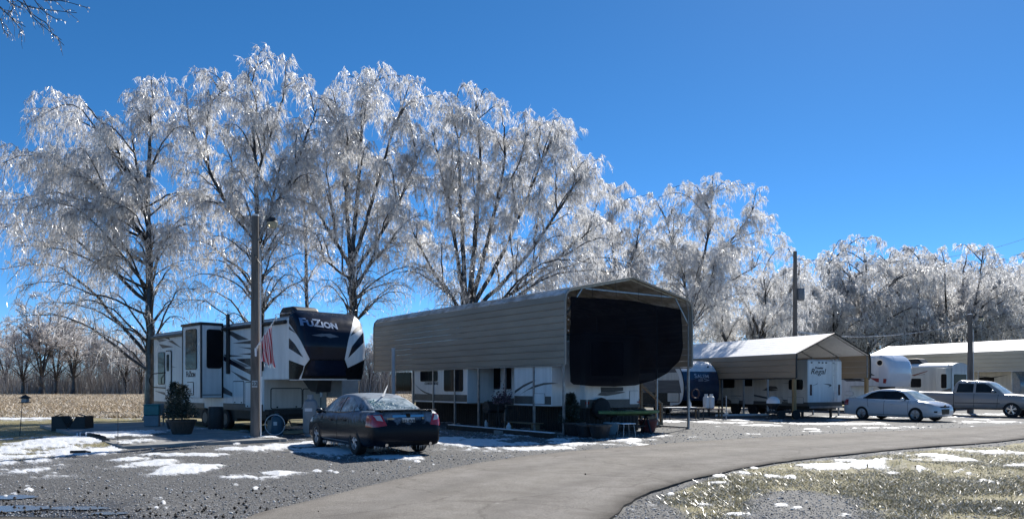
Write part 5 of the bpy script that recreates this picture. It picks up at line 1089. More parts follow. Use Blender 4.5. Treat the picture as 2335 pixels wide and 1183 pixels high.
def boolean_cut(o, cutters):
    for c in cutters:
        md = o.modifiers.new("cut", 'BOOLEAN'); md.object = c; md.operation = 'DIFFERENCE'; md.solver = 'EXACT'
    dg = bpy.context.evaluated_depsgraph_get(); dg.update(); me = bpy.data.meshes.new_from_object(o.evaluated_get(dg)); o.modifiers.clear(); o.data = me
    me.polygons.foreach_set('use_smooth', [True]*len(me.polygons)); me.set_sharp_from_angle(angle=rad(40))
    for c in cutters: bpy.data.objects.remove(c)
def car_wheel(root, x, y, r, w, rimmat, spokes=5, rr=.66):
    sg = 1 if y > 0 else -1; o = wheel(root, (x, y, r), r, w, 'y', caps=False); yo = y+sg*w*.38
    rm = MB().lathe([(r*.60,-.015),(r*rr,-.03),(r*rr,.02),(r*.58,.02)], (x, yo, r), 28, 'y', caps=False)
    for k in range(spokes):
        for d in (-.16, .16):
            a = 2*math.pi*k/spokes+.3; p0 = Vector((x+math.cos(a)*r*.10, yo+sg*.01, r+math.sin(a)*r*.10)); p1 = Vector((x+math.cos(a+d)*r*.64, yo-sg*.005, r+math.sin(a+d)*r*.64)); rm.bar(p0, p1, .035, .035)
    rm.lathe([(0,-.02),(r*.17,-.02),(r*.17,.03),(0,.03)], (x, yo, r), 14, 'y'); rm.build("rim", rimmat, o, smooth=True)
    MB().lathe([(0,-.005),(r*.62,-.005),(r*.62,.005),(0,.005)], (x, y+sg*w*.12, r), 20, 'y').build("brake_disc", STEELB, o)
    return o
def build_car(name, label, cat, center, psi, S):
    root = thing(name, label, cat, (*center, 0), psi)
    xs = np.concatenate([np.linspace(S['low'][0][0], S['low'][0][0]+.12, 5)[:-1], np.linspace(S['low'][0][0]+.12, S['low'][-1][0]-.15, 44), np.linspace(S['low'][-1][0]-.15, S['low'][-1][0], 5)[1:]])
    zb, zt, hw = interp_st(S['low'], xs); secs = []
    for x, b, t, w in zip(xs, zb, zt, hw):
        h = t-b; half = [(0, b), (.80*w, b), (.93*w, b+.03), (.985*w, b+.16*h), (1.0*w, b+.40*h), (.996*w, b+.60*h), (.982*w, b+.76*h), (.955*w, b+.88*h), (.915*w, t-.045*h), (.85*w, t), (.5*w, t+S.get('crown', .018)), (0, t+S.get('crown', .018)*1.2)]
        secs.append([(x, y, z) for y, z in mirror_section(half)])
    body = loft(secs, "body", S['paint'], root); r = S['r']; cut = []
    for ax in S['axles']:
        for sg in (1, -1): cut.append(MB().lathe([(r+.055, -.20), (r+.055, .2)], (ax, sg*(S['track']/2+.06), r+.01), 36, 'y').build("tmp", RUBBER))
    if 'bed' in S:
        x0, x1, w, z0 = S['bed']; cut.append(MB().box(x0, x1, -w, w, z0, 2.2).build("tmp", RUBBER))
    boolean_cut(body, cut)
    g = S['green']; gx = np.concatenate([np.linspace(g[0][0], g[-1][0], 46)]); gt, gb = interp_st([(q[0], q[1], q[2]) for q in g], gx); zb0 = S['zbelt']; secs = []
    for x, t, w in zip(gx, gt, gb):
        t = max(t, zb0+.02); wt = w-S['tumble']*(t-zb0); e = min(.07, (t-zb0)*.35)
        half = [(0, zb0-.05), (w, zb0-.05), (w, zb0), (w-S['tumble']*(t-e-zb0)*.5, zb0+(t-e-zb0)*.5), (wt, t-e), (wt-.025, t-e*.35), (wt-.08, t), (wt*.5, t+.018), (0, t+.024)]
        secs.append([(x, y, z) for y, z in mirror_section(half)])
    cabin = loft(secs, "cabin", S['roofpaint'], root); bc = bm_of(cabin); bb = bm_of(body); bc.normal_update(); bb.normal_update()
    for poly in S['sidewin']:
        for sg in (1, -1): cut_patch(bc, poly_planes(poly, 'y'), lambda f, sg=sg: f.normal.y*sg > .35, .006, "window", S['glass'], root)
    cut_patch(bc, poly_planes(S['rearwin'], 'x'), lambda f: f.normal.x < -.25, .006, "rear_window", S.get('rearglass', S['glass']), root)
    cut_patch(bc, poly_planes(S['windshield'], 'x'), lambda f: f.normal.x > .2, .006, "windscreen", S.get('frontglass', S['glass']), root)
    for poly in S.get('winframe', []):
        for sg in (1, -1): cut_patch(bc, poly_planes(poly, 'y'), lambda f, sg=sg: f.normal.y*sg > .35, .003, "window_trim", BLACK, root)
    for nm, poly, mat, off in S.get('tail', []):
        for sg in (1, -1): cut_patch(bb, poly_planes([(y*sg, z) for y, z in poly], 'x'), lambda f, sg=sg: f.calc_center_median().x < S['tailx'] and f.calc_center_median().y*sg > .2, off, nm, mat, root)
    for nm, poly, mat, off in S.get('head', []):
        for sg in (1, -1): cut_patch(bb, poly_planes([(y*sg, z) for y, z in poly], 'x'), lambda f, sg=sg: f.calc_center_median().x > S['headx'] and f.calc_center_median().y*sg > .1, off, nm, mat, root)
    for nm, poly, mat, off, rear in S.get('centre', []):
        cut_patch(bb, poly_planes(poly, 'x'), lambda f: (f.calc_center_median().x < S['tailx'] and f.normal.x < -.05) if rear else (f.calc_center_median().x > S['headx'] and f.normal.x > .05), off, nm, mat, root)
    for nm, poly, mat, off in S.get('side', []):
        for sg in (1, -1): cut_patch(bb, poly_planes(poly, 'y'), lambda f, sg=sg: f.normal.y*sg > .3, off, nm, mat, root)
    for ax in S['axles']:
        for sg in (1, -1): car_wheel(root, ax, sg*S['track']/2, r, S['tw'], S['rim'], S.get('spokes', 5))
    x0 = S['mirror']
    for sg in (1, -1):
        mo = MB().grid(lambda u, v: (x0[0]+.085*math.cos(v*6.283)*max(0,math.sin(u*3.1415))**.6, sg*(x0[1]+.13)+.10*(u-.5)*2, x0[2]+.075*math.sin(v*6.283)*max(0,math.sin(u*3.1415))**.6), 8, 14).build("mirror", S['roofpaint'], root, smooth=True)
        MB().bar((x0[0]+.02, sg*(x0[1]-.05), x0[2]-.05), (x0[0], sg*(x0[1]+.1), x0[2]-.02), .04).build("arm", BLACK, mo)
    for hx, hz in S['handles']:
        for sg in (1, -1):
            yy = sg*(np.interp(hx, [q[0] for q in S['low']], [q[3] for q in S['low']])*.985+.005); MB().box(hx-.09, hx+.09, yy-.02, yy+.02, hz-.018, hz+.018).build("door_handle", S.get('handlemat', S['paint']), root, bevel=.01)
    MB().box(S['axles'][0]-.3, S['axles'][1]+.3, -.6, .6, .16+S.get('lift', 0), .32+S.get('lift', 0)).build("underbody", STEELB, root)
    bc.free(); bb.free(); return root
TAILR = pm("red tail lamp", (.42,.008,.012), .12, var=.2, scale=9, coat=.8); LAMPW = pm("clear lamp", (.55,.52,.52), .12, var=.15, scale=9, coat=.8); CHROME = pm("chrome", (.7,.71,.73), .12, 1., var=.06)
FROSTK = iced("frosted black paint", (.005,.008,.014), (.17,.225,.29), .25, .47, 4.5, .55, .92, .5, .05, .12)
FROSTR = iced("frosted black roof paint", (.012,.013,.015), (.26,.30,.345), .2, .53, 3.0, .7, 1.25, .5, .1, .2)
SEDG = glass("frosted car glass", (.018,.022,.024), .08, .55); SEDR = glass("iced rear glass", (.05,.09,.12), .10, .40)
seam = lambda x0, x1, z0, z1, w=.007: [(x0-w, z0), (x0+w, z0), (x1+w, z1), (x1-w, z1)]
S_SEDAN = dict(low=[(-2.50,.40,.66,.74),(-2.47,.31,.80,.80),(-2.42,.25,.97,.845),(-2.34,.23,1.03,.87),(-2.0,.21,1.05,.90),(-1.4,.19,1.045,.915),(-.5,.18,1.0,.918),(.6,.18,.975,.918),(1.2,.19,.955,.91),(1.7,.19,.90,.895),(2.08,.21,.80,.86),(2.27,.25,.69,.79),(2.34,.33,.58,.70)],
    green=[(-1.86,1.05,.76),(-1.5,1.19,.79),(-1.1,1.33,.815),(-.75,1.405,.825),(-.3,1.44,.83),(.15,1.43,.83),(.5,1.375,.825),(.85,1.235,.81),(1.15,1.08,.79),(1.36,.975,.76)], zbelt=.955, tumble=.50,
    paint=FROSTK, roofpaint=FROSTR, glass=SEDG, rearglass=SEDR, r=.335, axles=(-1.365,1.365), track=1.60, tw=.225, rim=iced("frosted rim", (.35,.36,.38), (.5,.52,.55), .3, .5, 8.), spokes=5,
    sidewin=[[(-.16,.995),(.98,.99),(.66,1.215),(.40,1.325),(-.14,1.362)], [(-1.02,1.03),(-.24,.998),(-.22,1.362),(-.62,1.345),(-.90,1.24)], [(-1.34,1.06),(-1.09,1.04),(-.99,1.20)]],
    winframe=[[(-.24,.99),(-.16,.99),(-.14,1.37),(-.22,1.37)]],
    rearwin=[(-.60,1.075),(.60,1.075),(.50,1.375),(-.50,1.375)], windshield=[(-.68,1.02),(.68,1.02),(.54,1.375),(-.54,1.375)],
    tailx=-2.1, headx=1.75, tail=[("tail_light", [(.92,.965),(.66,.985),(.55,.735),(.92,.69)], TAILR, .010), ("reverse_lamp", [(.82,.955),(.70,.965),(.64,.83),(.78,.855)], LAMPW, .016)],
    head=[("headlight", [(.90,.80),(.45,.72),(.45,.60),(.90,.66)], LAMPW, .006)],
    centre=[("chrome_bar", [(-.40,.965),(.40,.965),(.40,.915),(-.40,.915)], CHROME, .022, True), ("boot_lid_seam", [(-.60,.715),(.60,.715),(.60,.705),(-.60,.705)], BLACK, .003, True), ("bumper_vent", [(-.55,.36),(.55,.36),(.60,.27),(-.60,.27)], BLACK, .004, True), ("grille", [(-.5,.66),(.5,.66),(.5,.42),(-.5,.42)], CHROME, .005, False)],
    side=[("door_seam", seam(-.20,-.19,.26,.985), BLACK, .003), ("door_seam", seam(.98,.95,.28,.95), BLACK, .003), ("door_seam", seam(-.98,-1.06,.62,1.0), BLACK, .003), ("sill_trim", [(-.95,.30),(.95,.30),(.95,.275),(-.95,.275)], MGREY, .006)],
    mirror=(.80,.88,1.0), handles=((-.72,.80),(.24,.78)), handlemat=BLACK)
PSI = rad(123.4)
sed = build_car("parked_car", "black sedan glazed with frost parked on gravel beside the lamp post", "car", (-3.78, 19.5), PSI, S_SEDAN)
MB().prism([(-2.52,1.085),(-2.44,1.10),(-2.16,1.075),(-2.18,1.06),(-2.48,1.07)], lambda a, b, d: (a, d, b), -.72, .72).build("spoiler", BLACK, sed, bevel=.01)
for sg in (-.62, .62): MB().box(-2.36, -2.28, sg-.03, sg+.03, 1.03, 1.08).build("spoiler_foot", BLACK, sed)
pl_ = MB().box(-2.475, -2.452, -.16, .16, .755, .905).build("number_plate", pm("plate white", (.55,.57,.58), .5), sed, bevel=.008); text_on("583-8VM", .10, DARKL, pl_, (-2.478, 0, .825), (0,-1,0), (0,0,1), offset=.002, name="plate_number")
MB().lathe([(0,-.014),(.055,-.014),(.055,.014),(0,.014)], (-2.452, 0, .955), 18, 'x').build("badge", BLACK, sed)
for yy in (.45, -.38): text_on("FUSION" if yy > 0 else "SE", .05, CHROME, sed, (-2.452, yy, .885), (0,-1,0), (0,0,1), name="badge_lettering")
for sg in (-.56, .56): MB().lathe([(.028,-.06),(.036,-.06),(.036,.06),(.028,.06)], (-2.44, sg, .285), 12, 'x').build("exhaust_tip", CHROME, sed)
MB().tube([(-.98,0,1.40),(-1.06,0,1.44),(-1.28,0,1.66)], [.03,.022,.008], 6).build("antenna", ICE, sed)
gI = np.random.default_rng(70); b = MB()
for sg in (1, -1):
    for k in range(60):
        x = gI.uniform(-.95, .95); l = gI.uniform(.03, .11); b.add([(x-.008, sg*.86, .205), (x+.008, sg*.87, .205), (x, sg*.855, .215), (x+gI.normal(0,.006), sg*.86, .2-l)], [(0,1,3),(1,2,3),(2,0,3),(0,2,1)])
for k in range(40):
    y = gI.uniform(-.75, .85); l = gI.uniform(.03, .14); b.add([(-2.40, y-.008, .265), (-2.40, y+.008, .265), (-2.385, y, .268), (-2.395, y, .25-l)], [(0,1,3),(1,2,3),(2,0,3),(0,2,1)])
tag(b.build("icicles", ICE, sed), kind="stuff")
# ice still sticking to the rear window
GRN = pm("greenish window ice", (.52,.66,.60), .35, var=.25, scale=14, bmp=.8, bscale=30)
b = MB()
for k in range(260):
    u = gI.random(); yy = .52-gI.random()**1.2*(.95-.72*u) if u > .18 else gI.uniform(-.54,.54); x = -1.80+.52*u; z = float(np.interp(x, [-1.86,-1.5,-1.1], [1.05,1.19,1.33]))+.022; s = gI.uniform(.012,.034)
    c = Vector((x, yy, z)); q = [c+Vector(gI.normal(0, 1, 3)).normalized()*s for _ in range(4)]; b.add(q, [(0,1,2),(0,2,3),(0,3,1),(1,3,2)])
tag(b.build("window_ice", GRN, sed), kind="stuff")

# the white sedan farther along
WPAINT = iced("white car paint", (.55,.56,.575), (.68,.69,.71), .22, .35, 3., coat=.8); WROOF = iced("snowy white car roof", (.6,.61,.62), (.85,.86,.87), .3, .62, 3.)
S_WHITE = dict(S_SEDAN); sx = .94
S_WHITE.update(low=[(x*sx, b, t*.985+(.02 if x > 1 else 0), w*.99) for x, b, t, w in S_SEDAN['low']], green=[(x*sx+(.06 if x > 0 else 0), t*1.022, w) for x, t, w in S_SEDAN['green']], paint=WPAINT, roofpaint=WROOF, glass=glass("car glass", (.02,.025,.028), .05), rearglass=None or glass("car glass"), frontglass=glass("snow lit windscreen", (.20,.27,.28), .08, .35),
    rim=pm("wheel silver", (.36,.37,.38), .35, .7), axles=(-1.31,1.31), r=.33, tailx=-2.0, headx=1.60, winframe=[[(-1.36,1.015),(1.0,.995),(.62,1.285),(.30,1.385),(-.60,1.385),(-.98,1.28)]],
    head=[("headlight", [(.90,.86),(.42,.74),(.42,.66),(.90,.74)], LAMPW, .006), ("fog_lamp", [(.80,.50),(.66,.50),(.66,.43),(.80,.43)], BLACK, .006), ("lower_intake", [(.62,.56),(.40,.44),(.40,.34),(.62,.36)], BLACK, .006)],
    centre=[("upper_grille", [(-.42,.70),(.42,.70),(.36,.64),(-.36,.64)], BLACK, .006, False), ("lower_grille", [(-.34,.58),(.34,.58),(.30,.34),(-.30,.34)], BLACK, .006, False), ("boot_lid_seam", [(-.60,.715),(.60,.715),(.60,.705),(-.60,.705)], BLACK, .003, True)],
    mirror=(.78,.88,1.01), handlemat=WPAINT)
wc = build_car("parked_car", "white sedan with sunlit snowy hood parked beside the silver pickup", "car", (18.5, 35.7), rad(-57.5), S_WHITE)
MB().lathe([(0,-.01),(.09,-.01),(.09,.01),(0,.01)], (2.185, 0, .685), 18, 'x').build("badge", NAVY, wc).scale = (1,1,1)

# silver crew cab pickup
SPAINT = iced("silver truck paint", (.27,.26,.25), (.42,.42,.42), .3, .3, 2.5, coat=.7); SROOF = iced("snowy silver roof", (.30,.29,.28), (.82,.83,.85), .3, .40, 2.5, 1.35, 1.86)
S_TRUCK = dict(low=[(-2.95,.55,1.20,.90),(-2.91,.48,1.25,.96),(-2.6,.44,1.27,.985),(-.95,.42,1.26,.99),(1.0,.42,1.22,.99),(1.4,.44,1.19,.985),(2.3,.46,1.14,.965),(2.66,.50,1.09,.92),(2.80,.56,.98,.84)],
    green=[(-1.0,1.26,.86),(-.94,1.62,.88),(-.82,1.83,.89),(-.3,1.885,.90),(.3,1.88,.90),(.62,1.82,.90),(1.0,1.56,.89),(1.46,1.2,.86)], zbelt=1.2, tumble=.26, crown=.03, paint=SPAINT, roofpaint=SROOF, glass=MATS["car glass"], frontglass=MATS["snow lit windscreen"],
    r=.395, axles=(-1.82,1.82), track=1.72, tw=.27, rim=pm("polished rim", (.6,.6,.6), .2, .9), spokes=5, sidewin=[[(-.80,1.28),(.02,1.28),(.02,1.75),(-.72,1.75)], [(.14,1.28),(1.14,1.28),(.74,1.63),(.55,1.75),(.14,1.75)]],
    rearwin=[(-.62,1.32),(.62,1.32),(.56,1.74),(-.56,1.74)], windshield=[(-.78,1.26),(.78,1.26),(.68,1.78),(-.68,1.78)], tailx=-2.6, headx=2.3, tail=[("tail_light", [(.99,1.2),(.82,1.2),(.82,.82),(.99,.82)], TAILR, .008)],
    head=[("headlight", [(.95,1.02),(.5,1.0),(.5,.82),(.95,.84)], LAMPW, .008)], centre=[("grille", [(-.48,1.02),(.48,1.02),(.46,.74),(-.46,.74)], CHROME, .008, False)],
    side=[("door_seam", seam(.08,.08,.5,1.22,.008), BLACK, .003), ("door_seam", seam(1.16,1.22,.5,1.2,.008), BLACK, .003), ("door_seam", seam(-.90,-.90,.46,1.25,.014), BLACK, .003), ("side_moulding", [(-.85,.74),(1.3,.74),(1.3,.69),(-.85,.69)], DGREY, .008)],
    mirror=(1.02,.97,1.34), handles=((-.72,1.08),(.22,1.08)), bed=(-2.86,-1.05,.78,.78), lift=.22)
tk = build_car("pickup_truck", "silver crew cab pickup truck with snow on its roof behind the white car", "truck", (25.35, 40.5), rad(-50), S_TRUCK)
MB().box(-2.84, -1.07, -.77, .77, .775, .84).build("bed_snow", SNOW, tk, bevel=.03)
MB().box(-3.04, -2.93, -.9, .9, .52, .66).build("bumper", CHROME, tk, bevel=.03); MB().box(2.78, 2.90, -.9, .9, .5, .70).build("bumper", CHROME, tk, bevel=.04)
MB().box(-.7, 1.3, -1.0, -.86, .38, .43).build("running_board", STEELB, tk); MB().box(-.7, 1.3, .86, 1.0, .38, .43).build("running_board", STEELB, tk)
# ------------------------------------------------------------------ poles, lamps and wires
POLE = pm("weathered pole wood", (.16,.14,.125), .85, var=.35, scale=5, bmp=.5, bscale=14, stretch=(1,1,.12)); PVC = pm("white pvc", (.62,.63,.64), .4, var=.08); LENS = pm("lamp glass", (.55,.50,.36), .2, var=.1, trans=.3)
def lamp_pole(name, label, x, y, H, r, lean=(0,0), group="timber lamp poles"):
    root = thing(name, label, "lamp post", (x, y, 0), 0, group)
    MB().tube([(0,0,-.3), (lean[0]*.3,lean[1],H*.3), (lean[0]*.7,lean[1],H*.7), (lean[0],lean[1],H)], [r*1.06,r*.98,r*.86,r*.74], 16).build("pole", POLE, root, smooth=True)
    MB().lathe([(r*.80,H-.03),(r*.80,H+.02),(r*.3,H+.03)], (lean[0],lean[1],0), 14).build("pole_cap", SNOW, root)
    MB().tube([(r+.035,-.02,.02), (r+.03+lean[0]*.5,-.02,H*.5), (r+.02+lean[0],-.02,H-.9)], .024, 8).build("conduit", PVC, root, smooth=True)
    MB().tube([(r*.8+lean[0],-.02,H-.75), (r+.10,-.06,H-.45), (r+.28,-.10,H-.22), (r+.42,-.12,H-.20)], .022, 8).build("lamp_arm", GALV, root, smooth=True)
    hd = MB().lathe([(.02,H-.10),(.11,H-.11),(.12,H-.2),(.16,H-.24)], (r+.42,-.12,0), 18, caps=True).build("lamp_head", STEELB, root, smooth=True)
    MB().lathe([(.155,H-.245),(.14,H-.33),(.10,H-.40),(.03,H-.42)], (r+.42,-.12,0), 18).build("lamp_lens", LENS, hd, smooth=True)
    return root
x, y = gp(582, 1005); LPX, LPY = x, y
lp = lamp_pole("lamp_post", "tall weathered wooden lamp post with flag beside the black sedan", x, y, 6.72, .135)
MB().box(-.045, .115, -.158, -.140, 1.60, 1.80).build("number_plate", pm("aluminium tag", (.40,.41,.42), .5, .5), lp); text_on("22", .16, DARKL, lp, (.04, -.162, 1.70), (1,0,0), (0,0,1), offset=.002)
b = MB()
for k in range(16): q = gI.uniform(0, .35); b.add([(.42+.12*math.cos(k)+.165, -.12+.12*math.sin(k), 6.48), (.44+.12*math.cos(k)+.165, -.12+.12*math.sin(k), 6.48), (.43+.12*math.cos(k)+.165, -.12+.12*math.sin(k), 6.46-q*.5)], [(0,1,2)])
for k in range(2): MB().tube([(-.12+.0*k,-.05,5.6+.1*k),(.25,-.2,5.2),(.22,-.18,5.75)], .01, 5).build("cable_loop", STEELB, lp, smooth=True)
lamp_pole("lamp_post", "farther wooden lamp post standing behind the silver pickup", (2212-1167.5)/FPX*45, 45, EYE+(HOR-716)/FPX*45, .16)
# utility pole
ux, uy = (1813-1167.5)/FPX*50, 50; UH = EYE+(HOR-573)/FPX*50
up = thing("utility_pole", "tall utility pole with transformer standing behind the low snowy carport", "utility pole", (ux, uy, 0))
MB().tube([(0,0,-.3),(0,0,UH*.5),(0,0,UH)], [.17,.15,.12], 14).build("pole", POLE, up, smooth=True)
tr_ = MB().lathe([(.02,UH-3.3),(.22,UH-3.28),(.24,UH-3.2),(.24,UH-2.55),(.21,UH-2.48),(.03,UH-2.44)], (.36,-.05,0), 18).build("transformer", MGREY, up, smooth=True); MB().lathe([(.03,UH-2.46),(.05,UH-2.38),(.03,UH-2.3),(.045,UH-2.22),(.02,UH-2.1)], (.36,-.05,0), 10).build("insulator", WHITE, tr_, smooth=True)
MB().bar((-.02,-.02,UH-2.9),(.2,-.05,UH-2.9),.08).build("bracket", GALV, up); MB().bar((0,-.1,UH-5.4),(1.5,-.1,UH-5.55),.06).build("guard_arm", PVC, up); MB().bar((.02,-.1,UH-.55),(.55,-.1,UH-.55),.05).build("cross_arm", GALV, up)
ICEW = iced("iced cable", (.08,.08,.085), (.6,.62,.65), .4, .55, 3.)
def wire(label, a, b_, sag, r):
    a, b_ = Vector(a), Vector(b_); P = [(a.lerp(b_, t))-Vector((0,0,sag*4*t*(1-t))) for t in [k/18 for k in range(19)]]
    o = MB().tube(P, r, 5).build("overhead_wire", ICEW, smooth=True); tag(o, label, "wire", "ice coated overhead wires")
p3w = ((2212-1167.5)/FPX*45, 45, EYE+(HOR-735)/FPX*45)
wire("ice coated wire sagging from utility pole to the farther lamp post", (ux, uy, UH-5.4), p3w, .55, .022)
wire("thin wire crossing the sky at the upper right border", (ux+.3, uy, UH-.5), ap(2460, 490, 75), 1.8, .016)

# ------------------------------------------------------------------ flag on the near lamp post
FLG, nt, p = _nodes("faded flag cloth"); tc = nt.nodes.new("ShaderNodeTexCoord"); uvs = nt.nodes.new("ShaderNodeSeparateXYZ"); nt.links.new(tc.outputs['UV'], uvs.inputs[0])
st_ = math_(nt, 'GREATER_THAN', math_(nt, 'FRACT', math_(nt, 'MULTIPLY', uvs.outputs[0], 6.5)), .5)
c = mixc(nt, st_, (.48,.035,.06), (.78,.66,.66)); can = math_(nt, 'MULTIPLY', math_(nt, 'LESS_THAN', uvs.outputs[0], .54), math_(nt, 'GREATER_THAN', uvs.outputs[1], .62))
c = mixc(nt, math_(nt, 'MULTIPLY', can, .0), c, (.02,.03,.10)); c = mixc(nt, ramp(nt, noise(nt, tc.outputs['Object'], 7, 5), (.5, (0,0,0)), (.75, (1,1,1))), c, (.55,.30,.33))
nt.links.new(c, p.inputs['Base Color']); p.inputs['Roughness'].default_value = .6; p.inputs['Coat Weight'].default_value = .3
fl = thing("flag", "limp red and white striped flag frozen on its slanted stick", "flag", (x, y, 0))
toF = lambda px, py, dy=-.25: ap(px, py, y+dy)-Vector((x, y, 0))
A, B = toF(583, 795, -.16), toF(632, 720, -.35)
MB().tube([A, A.lerp(B, .5), B], [.022,.018,.014], 8).build("flag_stick", iced("iced white stick", (.45,.45,.45), (.7,.72,.75), .3, .55, 9.), fl, smooth=True)
MB().tube([A-Vector((0,-.02,.22)), A+Vector((0,0,.02))], [.03,.035], 8).build("holder", SNOW, fl)
nu, nv = 26, 22; top0, top1 = A.lerp(B, .27), A.lerp(B, .72); bl, br_ = toF(598, 826), toF(629, 834); b = MB()
def fpt(u, v):
    t = top0.lerp(top1, u); e = bl.lerp(br_, u); q = t.lerp(e, v); w = 1-.35*math.sin(v*3.1)*(1-v)
    return (q.x+.03*math.sin(u*9+v*4)*v, q.y+.085*math.sin(u*15+v*3.2)*(.35+.65*v), q.z+.05*math.sin(u*11)*v)
b.grid(fpt, nu, nv); o = b.build("flag_cloth", FLG, fl, smooth=True, sharp=None); uvl = o.data.uv_layers.new(name="UVMap")
for poly in o.data.polygons:
    for li in poly.loop_indices:
        vi = o.data.loops[li].vertex_index; uvl.data[li].uv = ((vi//(nv+1))/nu, 1-(vi%(nv+1))/nv)
b = MB()
for k in range(46):
    t = gI.random(); q = A.lerp(B, t) if k < 30 else bl.lerp(br_, t); l = gI.uniform(.03, .14); b.add([q+Vector((-.008,0,-.01)), q+Vector((.008,0,-.01)), q+Vector((0,.008,-.01)), q+Vector((gI.normal(0,.008),0,-.01-l))], [(0,1,3),(1,2,3),(2,0,3)])
tag(b.build("icicles", ICE, fl), kind="stuff")

# ------------------------------------------------------------------ small things on the patio and the bank (left)
def place(name, label, cat, px, py, rz=0., z=0., group=None):
    x, y = gp(px, py, z); return thing(name, label, cat, (x, y, z), rz, group)
fp = place("fire_pit", "black steel fire box with lattice notch in front standing on the patio corner", "fire pit", 166, 982, rad(8), .0); fp.location.z = .02
b = MB()
for y0 in (-.38, .36): b.prism([(-.56,0),(.56,0),(.56,.52),(.26,.52),(.0,.06),(-.26,.52),(-.56,.52)] , lambda a, c, d, y0=y0: (a, y0+d, c), 0, .02)
b.box(-.56,-.54,-.36,.36,0,.52).box(.54,.56,-.36,.36,0,.52).box(-.54,.54,-.36,.36,.05,.07); b.build("fire_box", STEELB, fp)
b = MB()
for k in range(-4, 5):
    for s in (1, -1):
        x0 = k*.075; zz0, zz1 = .08, .50; xa, xb = x0-s*.13, x0+s*.13
        t0 = max(0., 0.); pts = [(xa+(xb-xa)*t, zz0+(zz1-zz0)*t) for t in np.linspace(0, 1, 14)]; ok = [q for q in pts if abs(q[0]) < (q[1]-.06)*.5652]
        if len(ok) > 1: b.bar((ok[0][0], -.375, ok[0][1]), (ok[-1][0], -.375, ok[-1][1]), .014)
b.bar((-.27,-.375,.515),(.27,-.375,.515),.018).build("lattice", STEELB, fp)
for k, s in ((0,-1),(1,1)): MB().bar((s*.5,-.2,.53),(s*.28,-.2,.60),.10,.03).build("lid_flap", STEELB, fp)
bf = place("bird_feeder", "dark lantern shaped bird feeder hanging on a thin leaning rod", "bird feeder", 45, 993)
MB().tube([(0,0,0),(.10,0,1.3),(.14,0,1.62)], .011, 6).build("rod", STEELB, bf, smooth=True)
b = MB().box(.05,.30,-.12,.12,1.08,1.11).lathe([(.0,1.36),(.04,1.34),(.22,1.25),(.2,1.23)], (.18,0,0), 4); b.build("roof_and_tray", STEELB, bf); MB().box(.10,.26,-.08,.08,1.11,1.24).build("seed_box", pm("lantern glass", (.25,.27,.30), .15), bf); MB().tube([(.13,0,1.5),(.18,0,1.42),(.18,0,1.34)], .006, 5).build("hook", STEELB, bf)
gf = place("garden_flag_stand", "thin empty wire garden flag stand beside the patio edge", "flag stand", 269, 1020)
MB().tube([(0,0,0),(0,0,.92),(.015,0,.95)], .008, 6).tube([(.03,0,.93),(-.42,0,.95),(-.45,0,.99)], .007, 6).build("wire_frame", STEELB, gf, smooth=True)
lg = place("solar_light", "small black garden light lying in the snow bank", "garden light", 178, 1041, .4); MB().box(-.16,.16,-.05,.05,.09,.15).build("housing", STEELB, lg, bevel=.01); MB().tube([(.16,0,.12),(.26,0,.10)], .02, 8).build("spike", STEELB, lg)
bn = place("storage_bin", "turquoise plastic bin with pale lower half beside the rear steps", "bin", 347, 971, .3, .1)
MB().box(-.26,.26,-.22,.22,0,.42).build("lower_bin", pm("grey tub", (.20,.24,.27), .5), bn, bevel=.03); u_ = MB().box(-.27,.27,-.23,.23,.425,.80).build("upper_bin", pm("turquoise plastic", (.03,.20,.20), .4), bn, bevel=.03); MB().box(-.29,.29,-.25,.25,.80,.84).build("lid", pm("turquoise plastic"  , (.03,.20,.20)), u_, bevel=.01)
pc = place("plastic_chair", "pale plastic patio chair half hidden beside the rear steps", "chair", 366, 970, .9, .1)
PLA = pm("grey plastic", (.30,.31,.32), .5); MB().box(-.24,.24,-.22,.22,.40,.43).build("seat", PLA, pc, bevel=.01); MB().box(-.24,.24,.20,.23,.43,.86).build("backrest", PLA, pc, bevel=.01)
for sx_ in (-.21,.21):
    for sy in (-.2,.2): MB().box(sx_-.02,sx_+.02,sy-.02,sy+.02,0,.4).build("leg", PLA, pc)
    MB().box(sx_-.025,sx_+.025,-.2,.2,.62,.65).build("armrest", PLA, pc)
NEEDLE = island_mat("evergreen needles", ((0, (.008,.018,.010)), (.6, (.018,.034,.020)), (.95, (.035,.06,.04)), (1, (.2,.23,.23))), .5, .5)
TERRA = pm("dark glazed pot", (.035,.03,.03), .4, var=.3); POTRED = pm("red clay pot", (.16,.03,.03), .5, var=.25); POTBLUE = pm("pale blue pot", (.20,.28,.32), .45, var=.15)
def pot_mesh(root, r, h, mat): 
    o = MB().lathe([(r*.62,0),(r*.70,.02),(r*.96,h*.86),(r*1.06,h*.87),(r*1.06,h),(r*.94,h),(r*.90,h*.88),(0.01,h*.86)], (0,0,0), 22).build("pot", mat, root, smooth=True); MB().lathe([(0,h*.86),(r*.9,h*.865)], (0,0,0), 18, caps=False).build("soil", SNOW, o); return o
